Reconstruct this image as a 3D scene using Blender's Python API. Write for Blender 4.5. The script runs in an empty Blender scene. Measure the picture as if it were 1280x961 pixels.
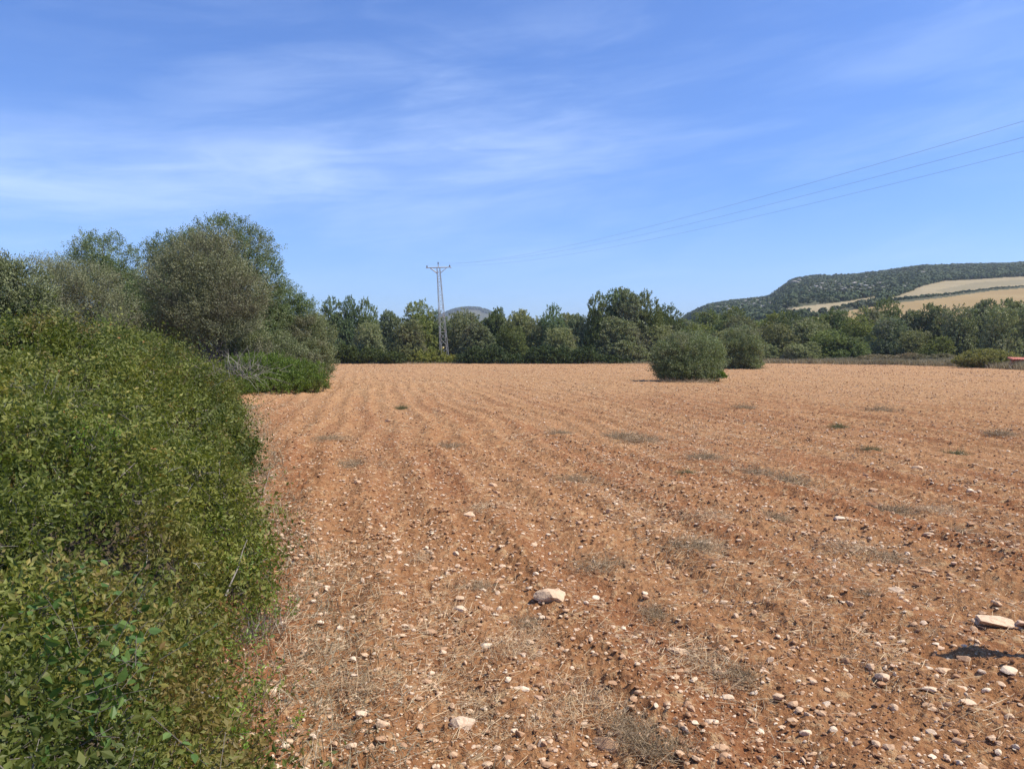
import bpy, math
import numpy as np
from mathutils import Vector, Matrix, Euler

# ------------------------------------------------------------------ camera, sky, sun, exposure
scene = bpy.context.scene
COL = scene.collection
F = 931.0                      # focal length in pixels of a 1280 wide picture
CAMZ = 1.70
PITCH = math.atan(42.5 / F)
cam_d = bpy.data.cameras.new("camera")
cam = bpy.data.objects.new("camera", cam_d)
COL.objects.link(cam)
cam.location = (0, 0, CAMZ)
cam.rotation_euler = (math.pi / 2 - PITCH, 0, 0)
cam_d.sensor_width = 36.0
cam_d.lens = F / 1280 * 36.0
cam_d.clip_start = 0.05
cam_d.clip_end = 20000
scene.camera = cam

SUN_EL = math.radians(56)
SUN_AZ = math.radians(99)      # clockwise from +Y, so the sun stands to the right
SUN_STR = 4.3
SKY_STR = 0.10
scene.view_settings.view_transform = 'Standard'
scene.view_settings.look = 'None'
scene.view_settings.gamma = 1
scene.view_settings.exposure = 0.58
scene.view_settings.use_curve_mapping = False

sd = bpy.data.lights.new("sun", 'SUN')
sd.energy = SUN_STR
sd.angle = math.radians(0.55)
sd.color = (1.0, 0.92, 0.78)
sun = bpy.data.objects.new("sun", sd)
COL.objects.link(sun)
sv = Vector((math.cos(SUN_EL) * math.sin(SUN_AZ), math.cos(SUN_EL) * math.cos(SUN_AZ), math.sin(SUN_EL)))
sun.rotation_euler = sv.to_track_quat('Z', 'Y').to_euler()
sun.location = (30, 5, 60)

class NT:
    def __init__(self, tree):
        self.t = tree
        self.n = tree.nodes
        self.l = tree.links
    def add(self, typ, **kw):
        nd = self.n.new(typ)
        for k, v in kw.items():
            if k == 'inp':
                for a, b in v.items():
                    self.set(nd, a, b)
            else:
                setattr(nd, k, v)
        return nd
    def set(self, nd, a, b):
        s = nd.inputs[a]
        if isinstance(b, bpy.types.NodeSocket):
            self.l.new(b, s)
        elif isinstance(b, bpy.types.Node):
            self.l.new(b.outputs[0], s)
        else:
            if isinstance(b, tuple) and len(b) == 3 and s.type == 'RGBA':
                b = (*b, 1)
            s.default_value = b
    def math(self, op, a, b=0.0, c=None, clamp=False):
        nd = self.n.new('ShaderNodeMath')
        nd.operation = op
        nd.use_clamp = clamp
        self.set(nd, 0, a)
        self.set(nd, 1, b)
        if c is not None:
            self.set(nd, 2, c)
        return nd.outputs[0]
    def mixc(self, f, a, b, bt='MIX'):
        nd = self.n.new('ShaderNodeMix')
        nd.data_type = 'RGBA'
        nd.blend_type = bt
        self.set(nd, 0, f)
        self.set(nd, 6, a)
        self.set(nd, 7, b)
        return nd.outputs[2]
    def ramp(self, f, stops, interp='LINEAR'):
        nd = self.n.new('ShaderNodeValToRGB')
        cr = nd.color_ramp
        cr.interpolation = interp
        while len(cr.elements) < len(stops):
            cr.elements.new(0.5)
        for e, (p, c) in zip(cr.elements, stops):
            e.position = p
            if not isinstance(c, tuple):
                c = (c, c, c)
            e.color = (*c, 1)
        self.set(nd, 0, f)
        return nd.outputs[0]
    def noise(self, vec, scale, detail=4, rough=0.55, dist=0.0):
        nd = self.n.new('ShaderNodeTexNoise')
        self.set(nd, 'Vector', vec)
        self.set(nd, 'Scale', scale)
        self.set(nd, 'Detail', float(detail))
        self.set(nd, 'Roughness', rough)
        self.set(nd, 'Distortion', dist)
        return nd.outputs[0]
    def maprange(self, v, a, b, c=0.0, d=1.0, smooth=True):
        nd = self.n.new('ShaderNodeMapRange')
        if smooth:
            nd.interpolation_type = 'SMOOTHSTEP'
        for i, q in enumerate((v, a, b, c, d)):
            self.set(nd, i, q)
        return nd.outputs[0]

# ---- world: Nishita sky with thin cirrus high above
world = bpy.data.worlds.new("World")
scene.world = world
world.use_nodes = True
W_ = NT(world.node_tree)
for nd in list(W_.n):
    W_.n.remove(nd)
sky = W_.add('ShaderNodeTexSky')
sky.sky_type = 'NISHITA'
sky.sun_disc = False
sky.sun_elevation = SUN_EL
sky.sun_rotation = SUN_AZ
sky.altitude = 50
sky.air_density = 1.0
sky.dust_density = 0.6
sky.ozone_density = 2.2
tc = W_.add('ShaderNodeTexCoord')
sep = W_.add('ShaderNodeSeparateXYZ', inp={0: tc.outputs['Generated']})
X, Y, Z = sep.outputs
az = W_.math('ARCTAN2', X, Y)
el = W_.math('ARCSINE', Z)
# cirrus coordinates: azimuth and elevation, tilted a little
elt = W_.math('SUBTRACT', el, W_.math('MULTIPLY', az, 0.10))
cv = W_.add('ShaderNodeCombineXYZ', inp={0: W_.math('MULTIPLY', az, 1.6), 1: W_.math('MULTIPLY', elt, 7.5), 2: 0.0})
cv2 = W_.add('ShaderNodeCombineXYZ', inp={0: W_.math('MULTIPLY', az, 4.0), 1: W_.math('MULTIPLY', elt, 24.0), 2: 3.0})
n1 = W_.noise(cv, 1.5, 6, 0.55, 0.7)
n2 = W_.noise(cv2, 1.6, 7, 0.62, 1.0)
n3 = W_.noise(cv, 0.7, 2, 0.5, 0.2)
wisp = W_.maprange(W_.math('ADD', W_.math('MULTIPLY', n1, 0.75), W_.math('MULTIPLY', n2, 0.25)), 0.40, 0.76)
# a broad veil lies at about eleven degrees, thinning towards the right
b = W_.math('DIVIDE', W_.math('SUBTRACT', elt, 0.245), 0.062)
band = W_.math('EXPONENT', W_.math('MULTIPLY', W_.math('MULTIPLY', b, b), -1.0))
band = W_.math('MULTIPLY', band, W_.maprange(az, 0.30, -0.15))
bandn = W_.math('MULTIPLY', band, W_.maprange(W_.math('ADD', W_.math('MULTIPLY', n1, .65), W_.math('MULTIPLY', n2, .35)), 0.32, 0.62, 0.35, 1.0))
cl = W_.math('ADD', W_.math('MULTIPLY', wisp, W_.maprange(n3, 0.3, 0.65, 0.08, 0.50)), W_.math('MULTIPLY', bandn, 0.55), clamp=True)
# low haze towards the horizon
cl = W_.math('ADD', cl, W_.maprange(el, 0.18, 0.0, 0.0, 0.26), clamp=True)
tint = W_.mixc(1.0, sky.outputs[0], (0.585, 0.85, 1.33), 'MULTIPLY')
cloudc = W_.mixc(0.60, tint, (6.2, 7.5, 9.8))
out = W_.mixc(W_.math('MULTIPLY', cl, 1.0), tint, cloudc)
bg = W_.add('ShaderNodeBackground', inp={0: out, 1: SKY_STR})
wo = W_.add('ShaderNodeOutputWorld', inp={0: bg})

# ------------------------------------------------------------------ projection helpers (photograph pixel -> place)
cp, sp = math.cos(PITCH), math.sin(PITCH)
def ray(u, v):
    a, b = (u - 640) / F, -(v - 480.5) / F
    return np.array([a, cp + b * sp, -sp + b * cp])
def at(u, v, d):
    r = ray(u, v)
    k = d / r[1]
    return np.array([r[0] * k, d, CAMZ + r[2] * k])
def gnd(u, v, z=0.0):
    r = ray(u, v)
    k = (z - CAMZ) / r[2]
    return np.array([r[0] * k, r[1] * k, z])

# ------------------------------------------------------------------ noise in numpy
def _hash(ix, iy, iz, seed):
    h = (ix.astype(np.int64) * 374761393 + iy.astype(np.int64) * 668265263 + iz.astype(np.int64) * 2147483647 + seed * 974634777) & 0xFFFFFFFF
    h = ((h ^ (h >> 13)) * 1274126177) & 0xFFFFFFFF
    h = (h ^ (h >> 16)) & 0xFFFFFFFF
    return h.astype(np.float64) / 4294967295.0
def vnoise2(x, y, seed=0):
    ix, iy = np.floor(x), np.floor(y)
    fx, fy = x - ix, y - iy
    fx = fx * fx * (3 - 2 * fx); fy = fy * fy * (3 - 2 * fy)
    z = np.zeros_like(ix)
    a = _hash(ix, iy, z, seed); b = _hash(ix + 1, iy, z, seed)
    c = _hash(ix, iy + 1, z, seed); d = _hash(ix + 1, iy + 1, z, seed)
    return (a + (b - a) * fx) * (1 - fy) + (c + (d - c) * fx) * fy
def fbm2(x, y, sc, oct=3, seed=0, gain=0.5):
    s = 0; amp = 1; tot = 0
    x = np.asarray(x, float) * sc; y = np.asarray(y, float) * sc
    for o in range(oct):
        c, s_ = math.cos(0.6 + o), math.sin(0.6 + o)
        s = s + amp * vnoise2(x * c - y * s_ + 17.3 * o, x * s_ + y * c - 9.1 * o, seed + o)
        tot += amp; amp *= gain; x = x * 2.03; y = y * 2.03
    return s / tot
def smooth(a, b, x):
    x = np.asarray(x, float)
    t = np.clip((x - a) / (b - a), 0, 1)
    return t * t * (3 - 2 * t)

# ------------------------------------------------------------------ mesh helpers
def mesh_np(name, verts, faces, attr=None, flat=True, mats=(), midx=None):
    """faces: (n,k) array, k 3 or 4"""
    me = bpy.data.meshes.new(name)
    verts = np.asarray(verts, np.float32); faces = np.asarray(faces, np.int32)
    n, k = faces.shape
    me.vertices.add(len(verts)); me.vertices.foreach_set('co', verts.ravel())
    me.loops.add(n * k); me.loops.foreach_set('vertex_index', faces.ravel())
    me.polygons.add(n)
    me.polygons.foreach_set('loop_start', np.arange(n, dtype=np.int32) * k)
    me.polygons.foreach_set('loop_total', np.full(n, k, np.int32))
    me.update(calc_edges=True)
    if not flat:
        me.polygons.foreach_set('use_smooth', np.ones(n, bool))
    else:
        me.polygons.foreach_set('use_smooth', np.zeros(n, bool))
    if attr is not None:
        a = me.attributes.new('rnd', 'FLOAT', 'FACE')
        a.data.foreach_set('value', np.asarray(attr, np.float32))
    for m in mats:
        me.materials.append(m)
    if midx is not None:
        me.polygons.foreach_set('material_index', np.asarray(midx, np.int32))
    return me
def link(name, me, parent=None, loc=(0, 0, 0)):
    o = bpy.data.objects.new(name, me)
    COL.objects.link(o)
    o.location = loc
    if parent is not None:
        o.parent = parent
    return o
def tag(o, label=None, cat=None, group=None, kind=None):
    if label: o['label'] = label
    if cat: o['category'] = cat
    if group: o['group'] = group
    if kind: o['kind'] = kind
    return o
def empty(name, loc, label, cat, group=None):
    o = bpy.data.objects.new(name, None)
    COL.objects.link(o)
    o.location = loc
    return tag(o, label, cat, group)
def copy_tree(o):
    c = o.copy(); COL.objects.link(c)
    for ch in o.children:
        d = ch.copy(); COL.objects.link(d); d.parent = c
    return c

class Geo:
    """collects quads / triangles with a value per face"""
    def __init__(self):
        self.v = []; self.f = []; self.a = []; self.n = 0
    def add(self, v, f, a):
        v = np.asarray(v, np.float32); f = np.asarray(f)
        if f.shape[1] == 3:
            f = np.concatenate([f, f[:, 2:3]], 1)
        self.v.append(v); self.f.append(f + self.n); self.a.append(np.broadcast_to(np.asarray(a, float), (len(f),)))
        self.n += len(v)
    def build(self, name, mats, flat=True):
        v = np.concatenate(self.v); f = np.concatenate(self.f); a = np.concatenate(self.a)
        tri = f[:, 2] == f[:, 3]
        if tri.all():
            return mesh_np(name, v, f[:, :3], a, flat, mats)
        if not tri.any():
            return mesh_np(name, v, f, a, flat, mats)
        # split the triangles' missing corner: write both kinds
        me = bpy.data.meshes.new(name)
        me.vertices.add(len(v)); me.vertices.foreach_set('co', v.ravel().astype(np.float32))
        tot = np.where(tri, 3, 4).astype(np.int32)
        start = np.concatenate([[0], np.cumsum(tot)[:-1]]).astype(np.int32)
        mask = np.ones_like(f, bool); mask[tri, 3] = False
        me.loops.add(int(tot.sum())); me.loops.foreach_set('vertex_index', f[mask].astype(np.int32))
        me.polygons.add(len(f)); me.polygons.foreach_set('loop_start', start); me.polygons.foreach_set('loop_total', tot)
        me.update(calc_edges=True)
        me.polygons.foreach_set('use_smooth', np.full(len(f), not flat))
        at_ = me.attributes.new('rnd', 'FLOAT', 'FACE'); at_.data.foreach_set('value', a.astype(np.float32))
        for m in mats: me.materials.append(m)
        return me

def unit(v):
    return v / np.maximum(np.linalg.norm(v, axis=-1, keepdims=True), 1e-9)
def rvec(rng, n):
    return unit(rng.normal(size=(n, 3)))
def add_leaves(g, p, d, nrm, L, Wd, a, fold=0.0):
    """one rhombic leaf per point: base p, direction d, face normal nrm"""
    d = unit(d); s = unit(np.cross(d, nrm)); nn = np.cross(s, d)
    L = np.asarray(L).reshape(-1, 1) * np.ones((len(p), 1)); Wd = np.asarray(Wd).reshape(-1, 1) * np.ones((len(p), 1))
    m = p + d * L * 0.5 + nn * Wd * fold
    v = np.stack([p, m + s * Wd * 0.5, p + d * L, m - s * Wd * 0.5], 1).reshape(-1, 3)
    i = np.arange(len(p))[:, None] * 4
    g.add(v, np.concatenate([i, i + 1, i + 2, i + 3], 1), a)
def add_broad(g, p, d, nrm, L, Wd, a):
    d = unit(d); s = unit(np.cross(d, nrm)); nn = np.cross(s, d)
    L = np.asarray(L).reshape(-1, 1) * np.ones((len(p), 1)); Wd = np.asarray(Wd).reshape(-1, 1) * np.ones((len(p), 1))
    q = lambda t, w, h: p + d * L * t + s * Wd * w + nn * Wd * h
    v = np.stack([p, q(.22, .42, .12), q(.55, .46, .12), q(1, 0, -.10), q(.55, -.46, .12), q(.22, -.42, .12), q(.5, 0, -.03)], 1).reshape(-1, 3)
    i = np.arange(len(p))[:, None] * 7
    g.add(v, np.concatenate([np.concatenate([i, i + 1, i + 2, i + 6], 1), np.concatenate([i + 6, i + 2, i + 3, i + 3], 1),
                             np.concatenate([i, i + 6, i + 4, i + 5], 1), np.concatenate([i + 6, i + 3, i + 4, i + 4], 1)]), np.tile(a, 4))
def add_sticks(g, p0, p1, r0, r1, a, sides=3):
    n = len(p0); d = unit(p1 - p0)
    ref = np.where(np.abs(d[:, 2:3]) > 0.9, np.array([[1., 0, 0]]), np.array([[0, 0, 1.]]))
    s = unit(np.cross(d, ref)); t = np.cross(d, s)
    r0 = np.asarray(r0).reshape(-1, 1) * np.ones((n, 1)); r1 = np.asarray(r1).reshape(-1, 1) * np.ones((n, 1))
    vs = []
    for P, r in ((p0, r0), (p1, r1)):
        for k in range(sides):
            an = 2 * math.pi * k / sides
            vs.append(P + (s * math.cos(an) + t * math.sin(an)) * r)
    v = np.stack(vs, 1).reshape(-1, 3)
    base = np.arange(n)[:, None] * (2 * sides)
    fs = []
    for k in range(sides):
        k2 = (k + 1) % sides
        fs.append(np.concatenate([base + k, base + k2, base + sides + k2, base + sides + k], 1))
    f = np.stack(fs, 1).reshape(-1, 4)
    g.add(v, f, np.repeat(np.broadcast_to(np.asarray(a, float), (n,)), sides))
def limbs(g, rng, base, top_pts, r, levels=2, a=0.5):
    """a leaning trunk that forks towards the given points"""
    P = np.array(base, float)
    T = np.array(top_pts, float)
    c = T.mean(0)
    fork = P + (c - P) * 0.30 + rng.normal(size=3) * 0.05
    fork[2] = P[2] + (c[2] - P[2]) * 0.30
    pts = [P, P + (fork - P) * 0.5 + rng.normal(size=3) * r * 0.5, fork]
    rr = [r * 1.25, r, r * 0.85]
    for i in range(2):
        add_sticks(g, np.array([pts[i]]), np.array([pts[i + 1]]), rr[i], rr[i + 1], a, 8)
    for q in T:
        k = 4
        prev = fork.copy(); rad = r * 0.55
        for j in range(k):
            t = (j + 1) / k
            cur = fork + (q - fork) * t + rng.normal(size=3) * 0.09 * np.linalg.norm(q - fork) * (1 - t * .5)
            add_sticks(g, prev[None], cur[None], rad, rad * 0.72, a, 6)
            for m in range(3):
                e = cur + (rng.normal(size=3) * 0.3 + (q - fork) / k * .5)
                add_sticks(g, cur[None], e[None], rad * 0.4, rad * 0.12, a, 4)
            prev = cur; rad *= 0.72

# ------------------------------------------------------------------ materials
def mat_new(name):
    m = bpy.data.materials.new(name); m.use_nodes = True
    t = NT(m.node_tree)
    for nd in list(t.n): t.n.remove(nd)
    return m, t
def rnd_attr(t):
    return t.add('ShaderNodeAttribute', attribute_name='rnd').outputs['Fac']
def leaf_mat(name, stops, transl=0.28, rough=0.55, patch=None, pscale=0.6, objvar=0.0, spec=0.3, patch2=None):
    m, t = mat_new(name)
    c = t.ramp(rnd_attr(t), stops)
    geo = t.add('ShaderNodeNewGeometry')
    if patch is not None:
        n = t.noise(geo.outputs['Position'], pscale, 3, 0.6)
        c = t.mixc(t.maprange(n, 0.52, 0.64, 0.0, 0.70), c, patch)
    if patch2 is not None:
        n2_ = t.noise(geo.outputs['Position'], pscale * 1.9, 3, 0.6, .4)
        c = t.mixc(t.maprange(n2_, 0.52, 0.64, 0.0, 0.7), c, patch2)
        c = t.mixc(t.maprange(n2_, 0.44, 0.34, 0.0, 0.55), c, (.050, .075, .020))
    if objvar:
        oi = t.add('ShaderNodeObjectInfo')
        hsv = t.add('ShaderNodeHueSaturation', inp={0: t.maprange(oi.outputs['Random'], 0, 1, 0.5 - objvar * .12, 0.5 + objvar * .10, False),
                    1: t.maprange(oi.outputs['Random'], 0, 1, 1 + objvar * .5, 1 - objvar * .5, False),
                    2: t.maprange(t.math('FRACT', t.math('MULTIPLY', oi.outputs['Random'], 7.31)), 0, 1, 1 - objvar, 1 + objvar, False), 4: c})
        c = hsv.outputs[0]
    pb = t.add('ShaderNodeBsdfPrincipled', inp={'Base Color': c, 'Roughness': rough, 'Specular IOR Level': spec})
    tr = t.add('ShaderNodeBsdfTranslucent', inp={0: t.mixc(1.0, c, (1.25, 1.35, 0.7), 'MULTIPLY')})
    mx = t.add('ShaderNodeMixShader', inp={0: transl, 1: pb.outputs[0], 2: tr.outputs[0]})
    t.add('ShaderNodeOutputMaterial', inp={0: mx.outputs[0]})
    return m
def plain_mat(name, stops, rough=0.85, nscale=None, bump=0.0, bscale=40.0, metallic=0.0, spec=0.3):
    m, t = mat_new(name)
    geo = t.add('ShaderNodeNewGeometry')
    src = rnd_attr(t)
    if nscale:
        src = t.noise(geo.outputs['Position'], nscale, 5, 0.6)
        src = t.maprange(src, 0.3, 0.7, 0, 1, False)
    c = t.ramp(src, stops)
    pb = t.add('ShaderNodeBsdfPrincipled', inp={'Base Color': c, 'Roughness': rough, 'Metallic': metallic, 'Specular IOR Level': spec})
    if bump:
        bp = t.add('ShaderNodeBump', inp={'Strength': bump, 'Distance': 0.02, 'Height': t.noise(geo.outputs['Position'], bscale, 5, 0.65)})
        t.l.new(bp.outputs[0], pb.inputs['Normal'])
    t.add('ShaderNodeOutputMaterial', inp={0: pb.outputs[0]})
    return m

M_bark = plain_mat('bark', [(0, (.055, .048, .04)), (1, (.15, .13, .11))], .9, 6, .6, 30)
M_twig = plain_mat('grey_twigs', [(0, (.10, .085, .072)), (.6, (.22, .19, .165)), (1, (.36, .33, .29))])
M_hedge = leaf_mat('mastic_leaves', [(0, (0.065, 0.088, 0.016)), (.35, (0.119, 0.144, 0.025)), (.7, (0.179, 0.196, 0.038)), (.88, (0.251, 0.236, 0.050)), (.97, (0.305, 0.248, 0.057)), (1, (0.326, 0.155, 0.044))], .32, .55, (0.218, 0.144, 0.051), 1.0, spec=.35, patch2=(0.234, 0.252, 0.048))
M_hedge_core = plain_mat('hedge_litter', [(0, (.045, .035, .022)), (1, (.12, .092, .06))], .95, 12, .6, 30)  # litter brown for the added core that blocks light inside the hedge
M_bright = leaf_mat('fresh_leaves', [(0, (0.090, 0.165, 0.019)), (.6, (0.168, 0.264, 0.034)), (1, (0.281, 0.341, 0.058))], .35, .45)
M_smilax = leaf_mat('vine_leaves', [(0, (0.053, 0.111, 0.023)), (.7, (0.099, 0.169, 0.037)), (1, (0.159, 0.227, 0.057))], .25, .5, spec=.3)
M_lowshrub = leaf_mat('bramble_leaves', [(0, (0.061, 0.095, 0.014)), (.5, (0.112, 0.165, 0.023)), (1, (0.194, 0.260, 0.044))], .3, .5, (0.122, 0.120, 0.035), .6)
M_oliveA = leaf_mat('wild_olive_leaves', [(0, (0.074, 0.110, 0.041)), (.5, (0.133, 0.180, 0.071)), (1, (0.237, 0.282, 0.134))], .25, .5, (0.192, 0.212, 0.108), .45)
M_oliveB = leaf_mat('grey_green_leaves', [(0, (0.107, 0.126, 0.055)), (.5, (0.178, 0.203, 0.092)), (1, (0.286, 0.294, 0.154))], .2, .55, (0.171, 0.154, 0.099), .4)
M_bush = leaf_mat('bush_leaves', [(0, (0.093, 0.123, 0.053)), (.5, (0.173, 0.210, 0.092)), (1, (0.300, 0.326, 0.161))], .25, .5, (0.210, 0.203, 0.119), .5)
M_tamar = leaf_mat('grey_shrub_leaves', [(0, (0.143, 0.155, 0.069)), (.5, (0.219, 0.225, 0.119)), (1, (0.329, 0.332, 0.198))], .2, .6, (0.143, 0.124, 0.079), .5)
FV = .22
M_far_olive = leaf_mat('far_olive_leaves', [(0, (0.124, 0.149, 0.065)), (.5, (0.206, 0.230, 0.102)), (1, (0.318, 0.325, 0.170))], .2, .6, (0.206, 0.192, 0.117), .22, FV)
M_far_oak = leaf_mat('far_oak_leaves', [(0, (0.087, 0.131, 0.043)), (.5, (0.145, 0.192, 0.065)), (1, (0.227, 0.269, 0.100))], .2, .6, (0.124, 0.144, 0.069), .22, FV)
M_far_green = leaf_mat('far_green_leaves', [(0, (0.100, 0.132, 0.031)), (.5, (0.166, 0.196, 0.047)), (1, (0.248, 0.263, 0.076))], .2, .6, (0.166, 0.169, 0.050), .22, FV)
M_far_brown = leaf_mat('far_brown_leaves', [(0, (0.135, 0.114, 0.063)), (.5, (0.208, 0.174, 0.100)), (1, (0.306, 0.258, 0.158))], .15, .7, None, 1, FV)
M_far_hedge = leaf_mat('far_bramble_leaves', [(0, (0.036, 0.062, 0.014)), (.5, (0.067, 0.097, 0.022)), (1, (0.112, 0.139, 0.035))], .15, .55, None, 1, .1)
M_wood = leaf_mat('woodland_leaves', [(0, (0.034, 0.058, 0.022)), (.5, (0.053, 0.080, 0.030)), (1, (0.082, 0.110, 0.042))], .1, .8, (0.068, 0.079, 0.038), .01)
M_straw = plain_mat('straw', [(0, (.34, .225, .125)), (.5, (.48, .345, .20)), (1, (.66, .52, .33))], .8)
M_drygrass = leaf_mat('dry_grass', [(0, (.22, .175, .105)), (.6, (.34, .28, .18)), (1, (.48, .41, .29))], .15, .85)
M_greytuft = leaf_mat('grey_grass', [(0, (0.184, 0.137, 0.076)), (.5, (0.313, 0.230, 0.138)), (1, (0.497, 0.372, 0.237))], .08, .85)
M_greentuft = leaf_mat('weed_leaves', [(0, (.07, .085, .03)), (1, (.17, .17, .08))], .2, .6)

def stone_mat(name, dark=False):
    m, t = mat_new(name)
    geo = t.add('ShaderNodeNewGeometry')
    oi = t.add('ShaderNodeObjectInfo')
    v = t.math('FRACT', t.math('ADD', rnd_attr(t), oi.outputs['Random']))
    if dark:
        c = t.ramp(v, [(0, (.21, .100, .046)), (.5, (.28, .145, .068)), (1, (.36, .200, .105))])
    else:
        c = t.ramp(v, [(0, (.40, .225, .12)), (.25, (.54, .345, .20)), (.6, (.66, .47, .30)), (.9, (.80, .65, .47)), (1, (.60, .39, .25))])
    n = t.noise(geo.outputs['Position'], 26, 5, 0.65)
    c = t.mixc(t.maprange(n, 0.48, 0.70, 0, 0.6), c, (.36, .20, .11))
    n2 = t.noise(geo.outputs['Position'], 140, 3, 0.6)
    c = t.mixc(t.maprange(n2, 0.35, 0.65, 0.25, 0.0), c, (.25, .16, .11))
    pb = t.add('ShaderNodeBsdfPrincipled', inp={'Base Color': c, 'Roughness': .92, 'Specular IOR Level': .2})
    bp = t.add('ShaderNodeBump', inp={'Strength': .7, 'Distance': .006, 'Height': t.noise(geo.outputs['Position'], 90, 6, .7)})
    t.l.new(bp.outputs[0], pb.inputs['Normal'])
    t.add('ShaderNodeOutputMaterial', inp={0: pb.outputs[0]})
    return m
M_stone = stone_mat('limestone')
M_clod = stone_mat('soil_clod', True)

# ------------------------------------------------------------------ the ploughed field
FD = unit(np.array([[-0.20, 1.0]]))[0]      # direction of the plough lines
def field_parts(x, y):
    r = np.hypot(x, y)
    cross = x * FD[1] - y * FD[0]
    along = x * FD[0] + y * FD[1]
    warp = (fbm2(x, y, 0.20, 2, 5) - .5) * .75
    ph = (cross + warp) / 0.62 * 2 * math.pi
    fur = np.sin(ph) * 0.5 + 0.5
    return cross, along, fur
def field_h(x, y, fine=True):
    x = np.asarray(x, float); y = np.asarray(y, float)
    cross, along, fur = field_parts(x, y)
    z = (fbm2(x, y, 0.12, 2, 11) - .5) * 0.08
    patch = fbm2(cross * 1.6, along * 0.35, 1.0, 2, 21)
    z = z + (fur ** 1.5) * (0.050 - .022 * smooth(15, 60, np.hypot(x, y))) * (0.35 + patch * 1.1)
    z = z + (fbm2(cross * 1.0, along * 0.5, 3.2, 2, 31) - .5) * 0.055
    if fine:
        n = fbm2(x, y, 13.0, 2, 41)
        z = z + np.clip(n - .50, 0, .14) * 0.15 * smooth(.25, .7, patch)
        z = z + (fbm2(x, y, 30.0, 2, 51) - .5) * 0.030
        z = z + (fbm2(x, y, 5.5, 2, 81) - .5) * 0.030
        z = z + (vnoise2(x * 95, y * 95, 61) - .5) * 0.007
        n2 = vnoise2(x * 22 + 5, y * 22, 71)
        z = z - smooth(.80, .95, n2) * 0.018
    return z

def soil_mat():
    m, t = mat_new('red_soil')
    geo = t.add('ShaderNodeNewGeometry')
    P = geo.outputs['Position']
    mp = t.add('ShaderNodeMapping', inp={0: P})
    mp.inputs['Rotation'].default_value = (0, 0, math.atan2(-FD[0], FD[1]) * -1)
    mp2 = t.add('ShaderNodeMapping', inp={0: mp.outputs[0]})
    mp2.inputs['Scale'].default_value = (1.25, 0.09, 1.0)
    big = t.noise(P, 0.09, 3, .5)
    streak = t.noise(mp2.outputs[0], 1.5, 4, .6, .3)
    mid = t.noise(P, 5.0, 5, .62)
    fine = t.noise(P, 42.0, 5, .7)
    grit = t.noise(P, 160.0, 3, .7)
    base = t.ramp(t.math('ADD', t.math('MULTIPLY', streak, .55), t.math('MULTIPLY', mid, .45)),
                  [(.30, (0.221, 0.090, 0.037)), (.45, (0.288, 0.133, 0.055)), (.58, (0.354, 0.181, 0.081)), (.72, (0.431, 0.250, 0.124))])
    base = t.mixc(t.maprange(big, .40, .62, 0.05, .45), base, (0.375, 0.205, 0.098))
    rp = t.noise(mp2.outputs[0], .80, 3, .55, .2)
    base = t.mixc(t.maprange(rp, .48, .60, 0, .75), base, (0.241, 0.092, 0.037))
    base = t.mixc(t.maprange(fine, .50, .72, 0, .65), base, (0.473, 0.291, 0.149))
    base = t.mixc(t.maprange(grit, .60, .72, 0, .55), base, (0.597, 0.406, 0.239))
    base = t.mixc(t.maprange(fine, .46, .30, 0, .45), base, (0.185, 0.068, 0.032))
    # straw and dust gather further out in the field
    ln = t.add('ShaderNodeVectorMath', operation='LENGTH', inp={0: P})
    far = t.maprange(ln.outputs['Value'], 6.0, 40.0, 0.0, .72)
    fn = t.noise(mp2.outputs[0], 6.0, 4, .7)
    base = t.mixc(t.math('MULTIPLY', far, t.maprange(fn, .3, .6, .55, 1.0)), base, (0.421, 0.253, 0.126))
    sp1 = t.noise(P, 9.0, 4, .75)
    base = t.mixc(t.maprange(sp1, .54, .64, 0, .85), base, (0.483, 0.319, 0.168))
    base = t.mixc(t.maprange(sp1, .45, .36, 0, .85), base, (0.206, 0.092, 0.042))
    pb = t.add('ShaderNodeBsdfPrincipled', inp={'Base Color': base, 'Roughness': .97, 'Specular IOR Level': .1})
    h = t.math('ADD', t.math('ADD', t.math('MULTIPLY', fine, .6), t.math('MULTIPLY', grit, .4)), t.math('MULTIPLY', sp1, 2.2))
    bp = t.add('ShaderNodeBump', inp={'Strength': 1.0, 'Distance': .022, 'Height': h})
    t.l.new(bp.outputs[0], pb.inputs['Normal'])
    t.add('ShaderNodeOutputMaterial', inp={0: pb.outputs[0]})
    return m
M_soil = soil_mat()

def edge_r(yy):      # x of the hedge foot at depth y
    return -0.14 - 0.312 * yy - 0.070 * np.clip(yy - 5.0, 0, 30) + .20 * smooth(4.8, 2.6, yy)

NA, NR = 1350, 1150
R0, R1 = 1.1, 108.0
th = np.radians(np.concatenate([np.linspace(-88, -44, 90)[:-1], np.linspace(-44, 44, NA - 178), np.linspace(44, 88, 90)[1:]]))
rr = R0 * (R1 / R0) ** np.linspace(0, 1, NR)
TH, RR = np.meshgrid(th, rr)
GX, GY = RR * np.sin(TH), RR * np.cos(TH)
GZ = field_h(GX.ravel(), GY.ravel()).reshape(GX.shape)
GZ -= smooth(100, 108, RR) * 0.35
idx = np.arange(NA * NR).reshape(NR, NA)
q = np.stack([idx[:-1, :-1], idx[:-1, 1:], idx[1:, 1:], idx[1:, :-1]], -1).reshape(-1, 4)
me = mesh_np('ploughed_field', np.stack([GX, GY, GZ], -1).reshape(-1, 3), q, None, False, [M_soil])
tag(link('ploughed_field', me), 'ploughed red brown field of dry stony soil', 'field', kind='structure')
del GX, GY, GZ, TH, RR, q, idx

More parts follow.
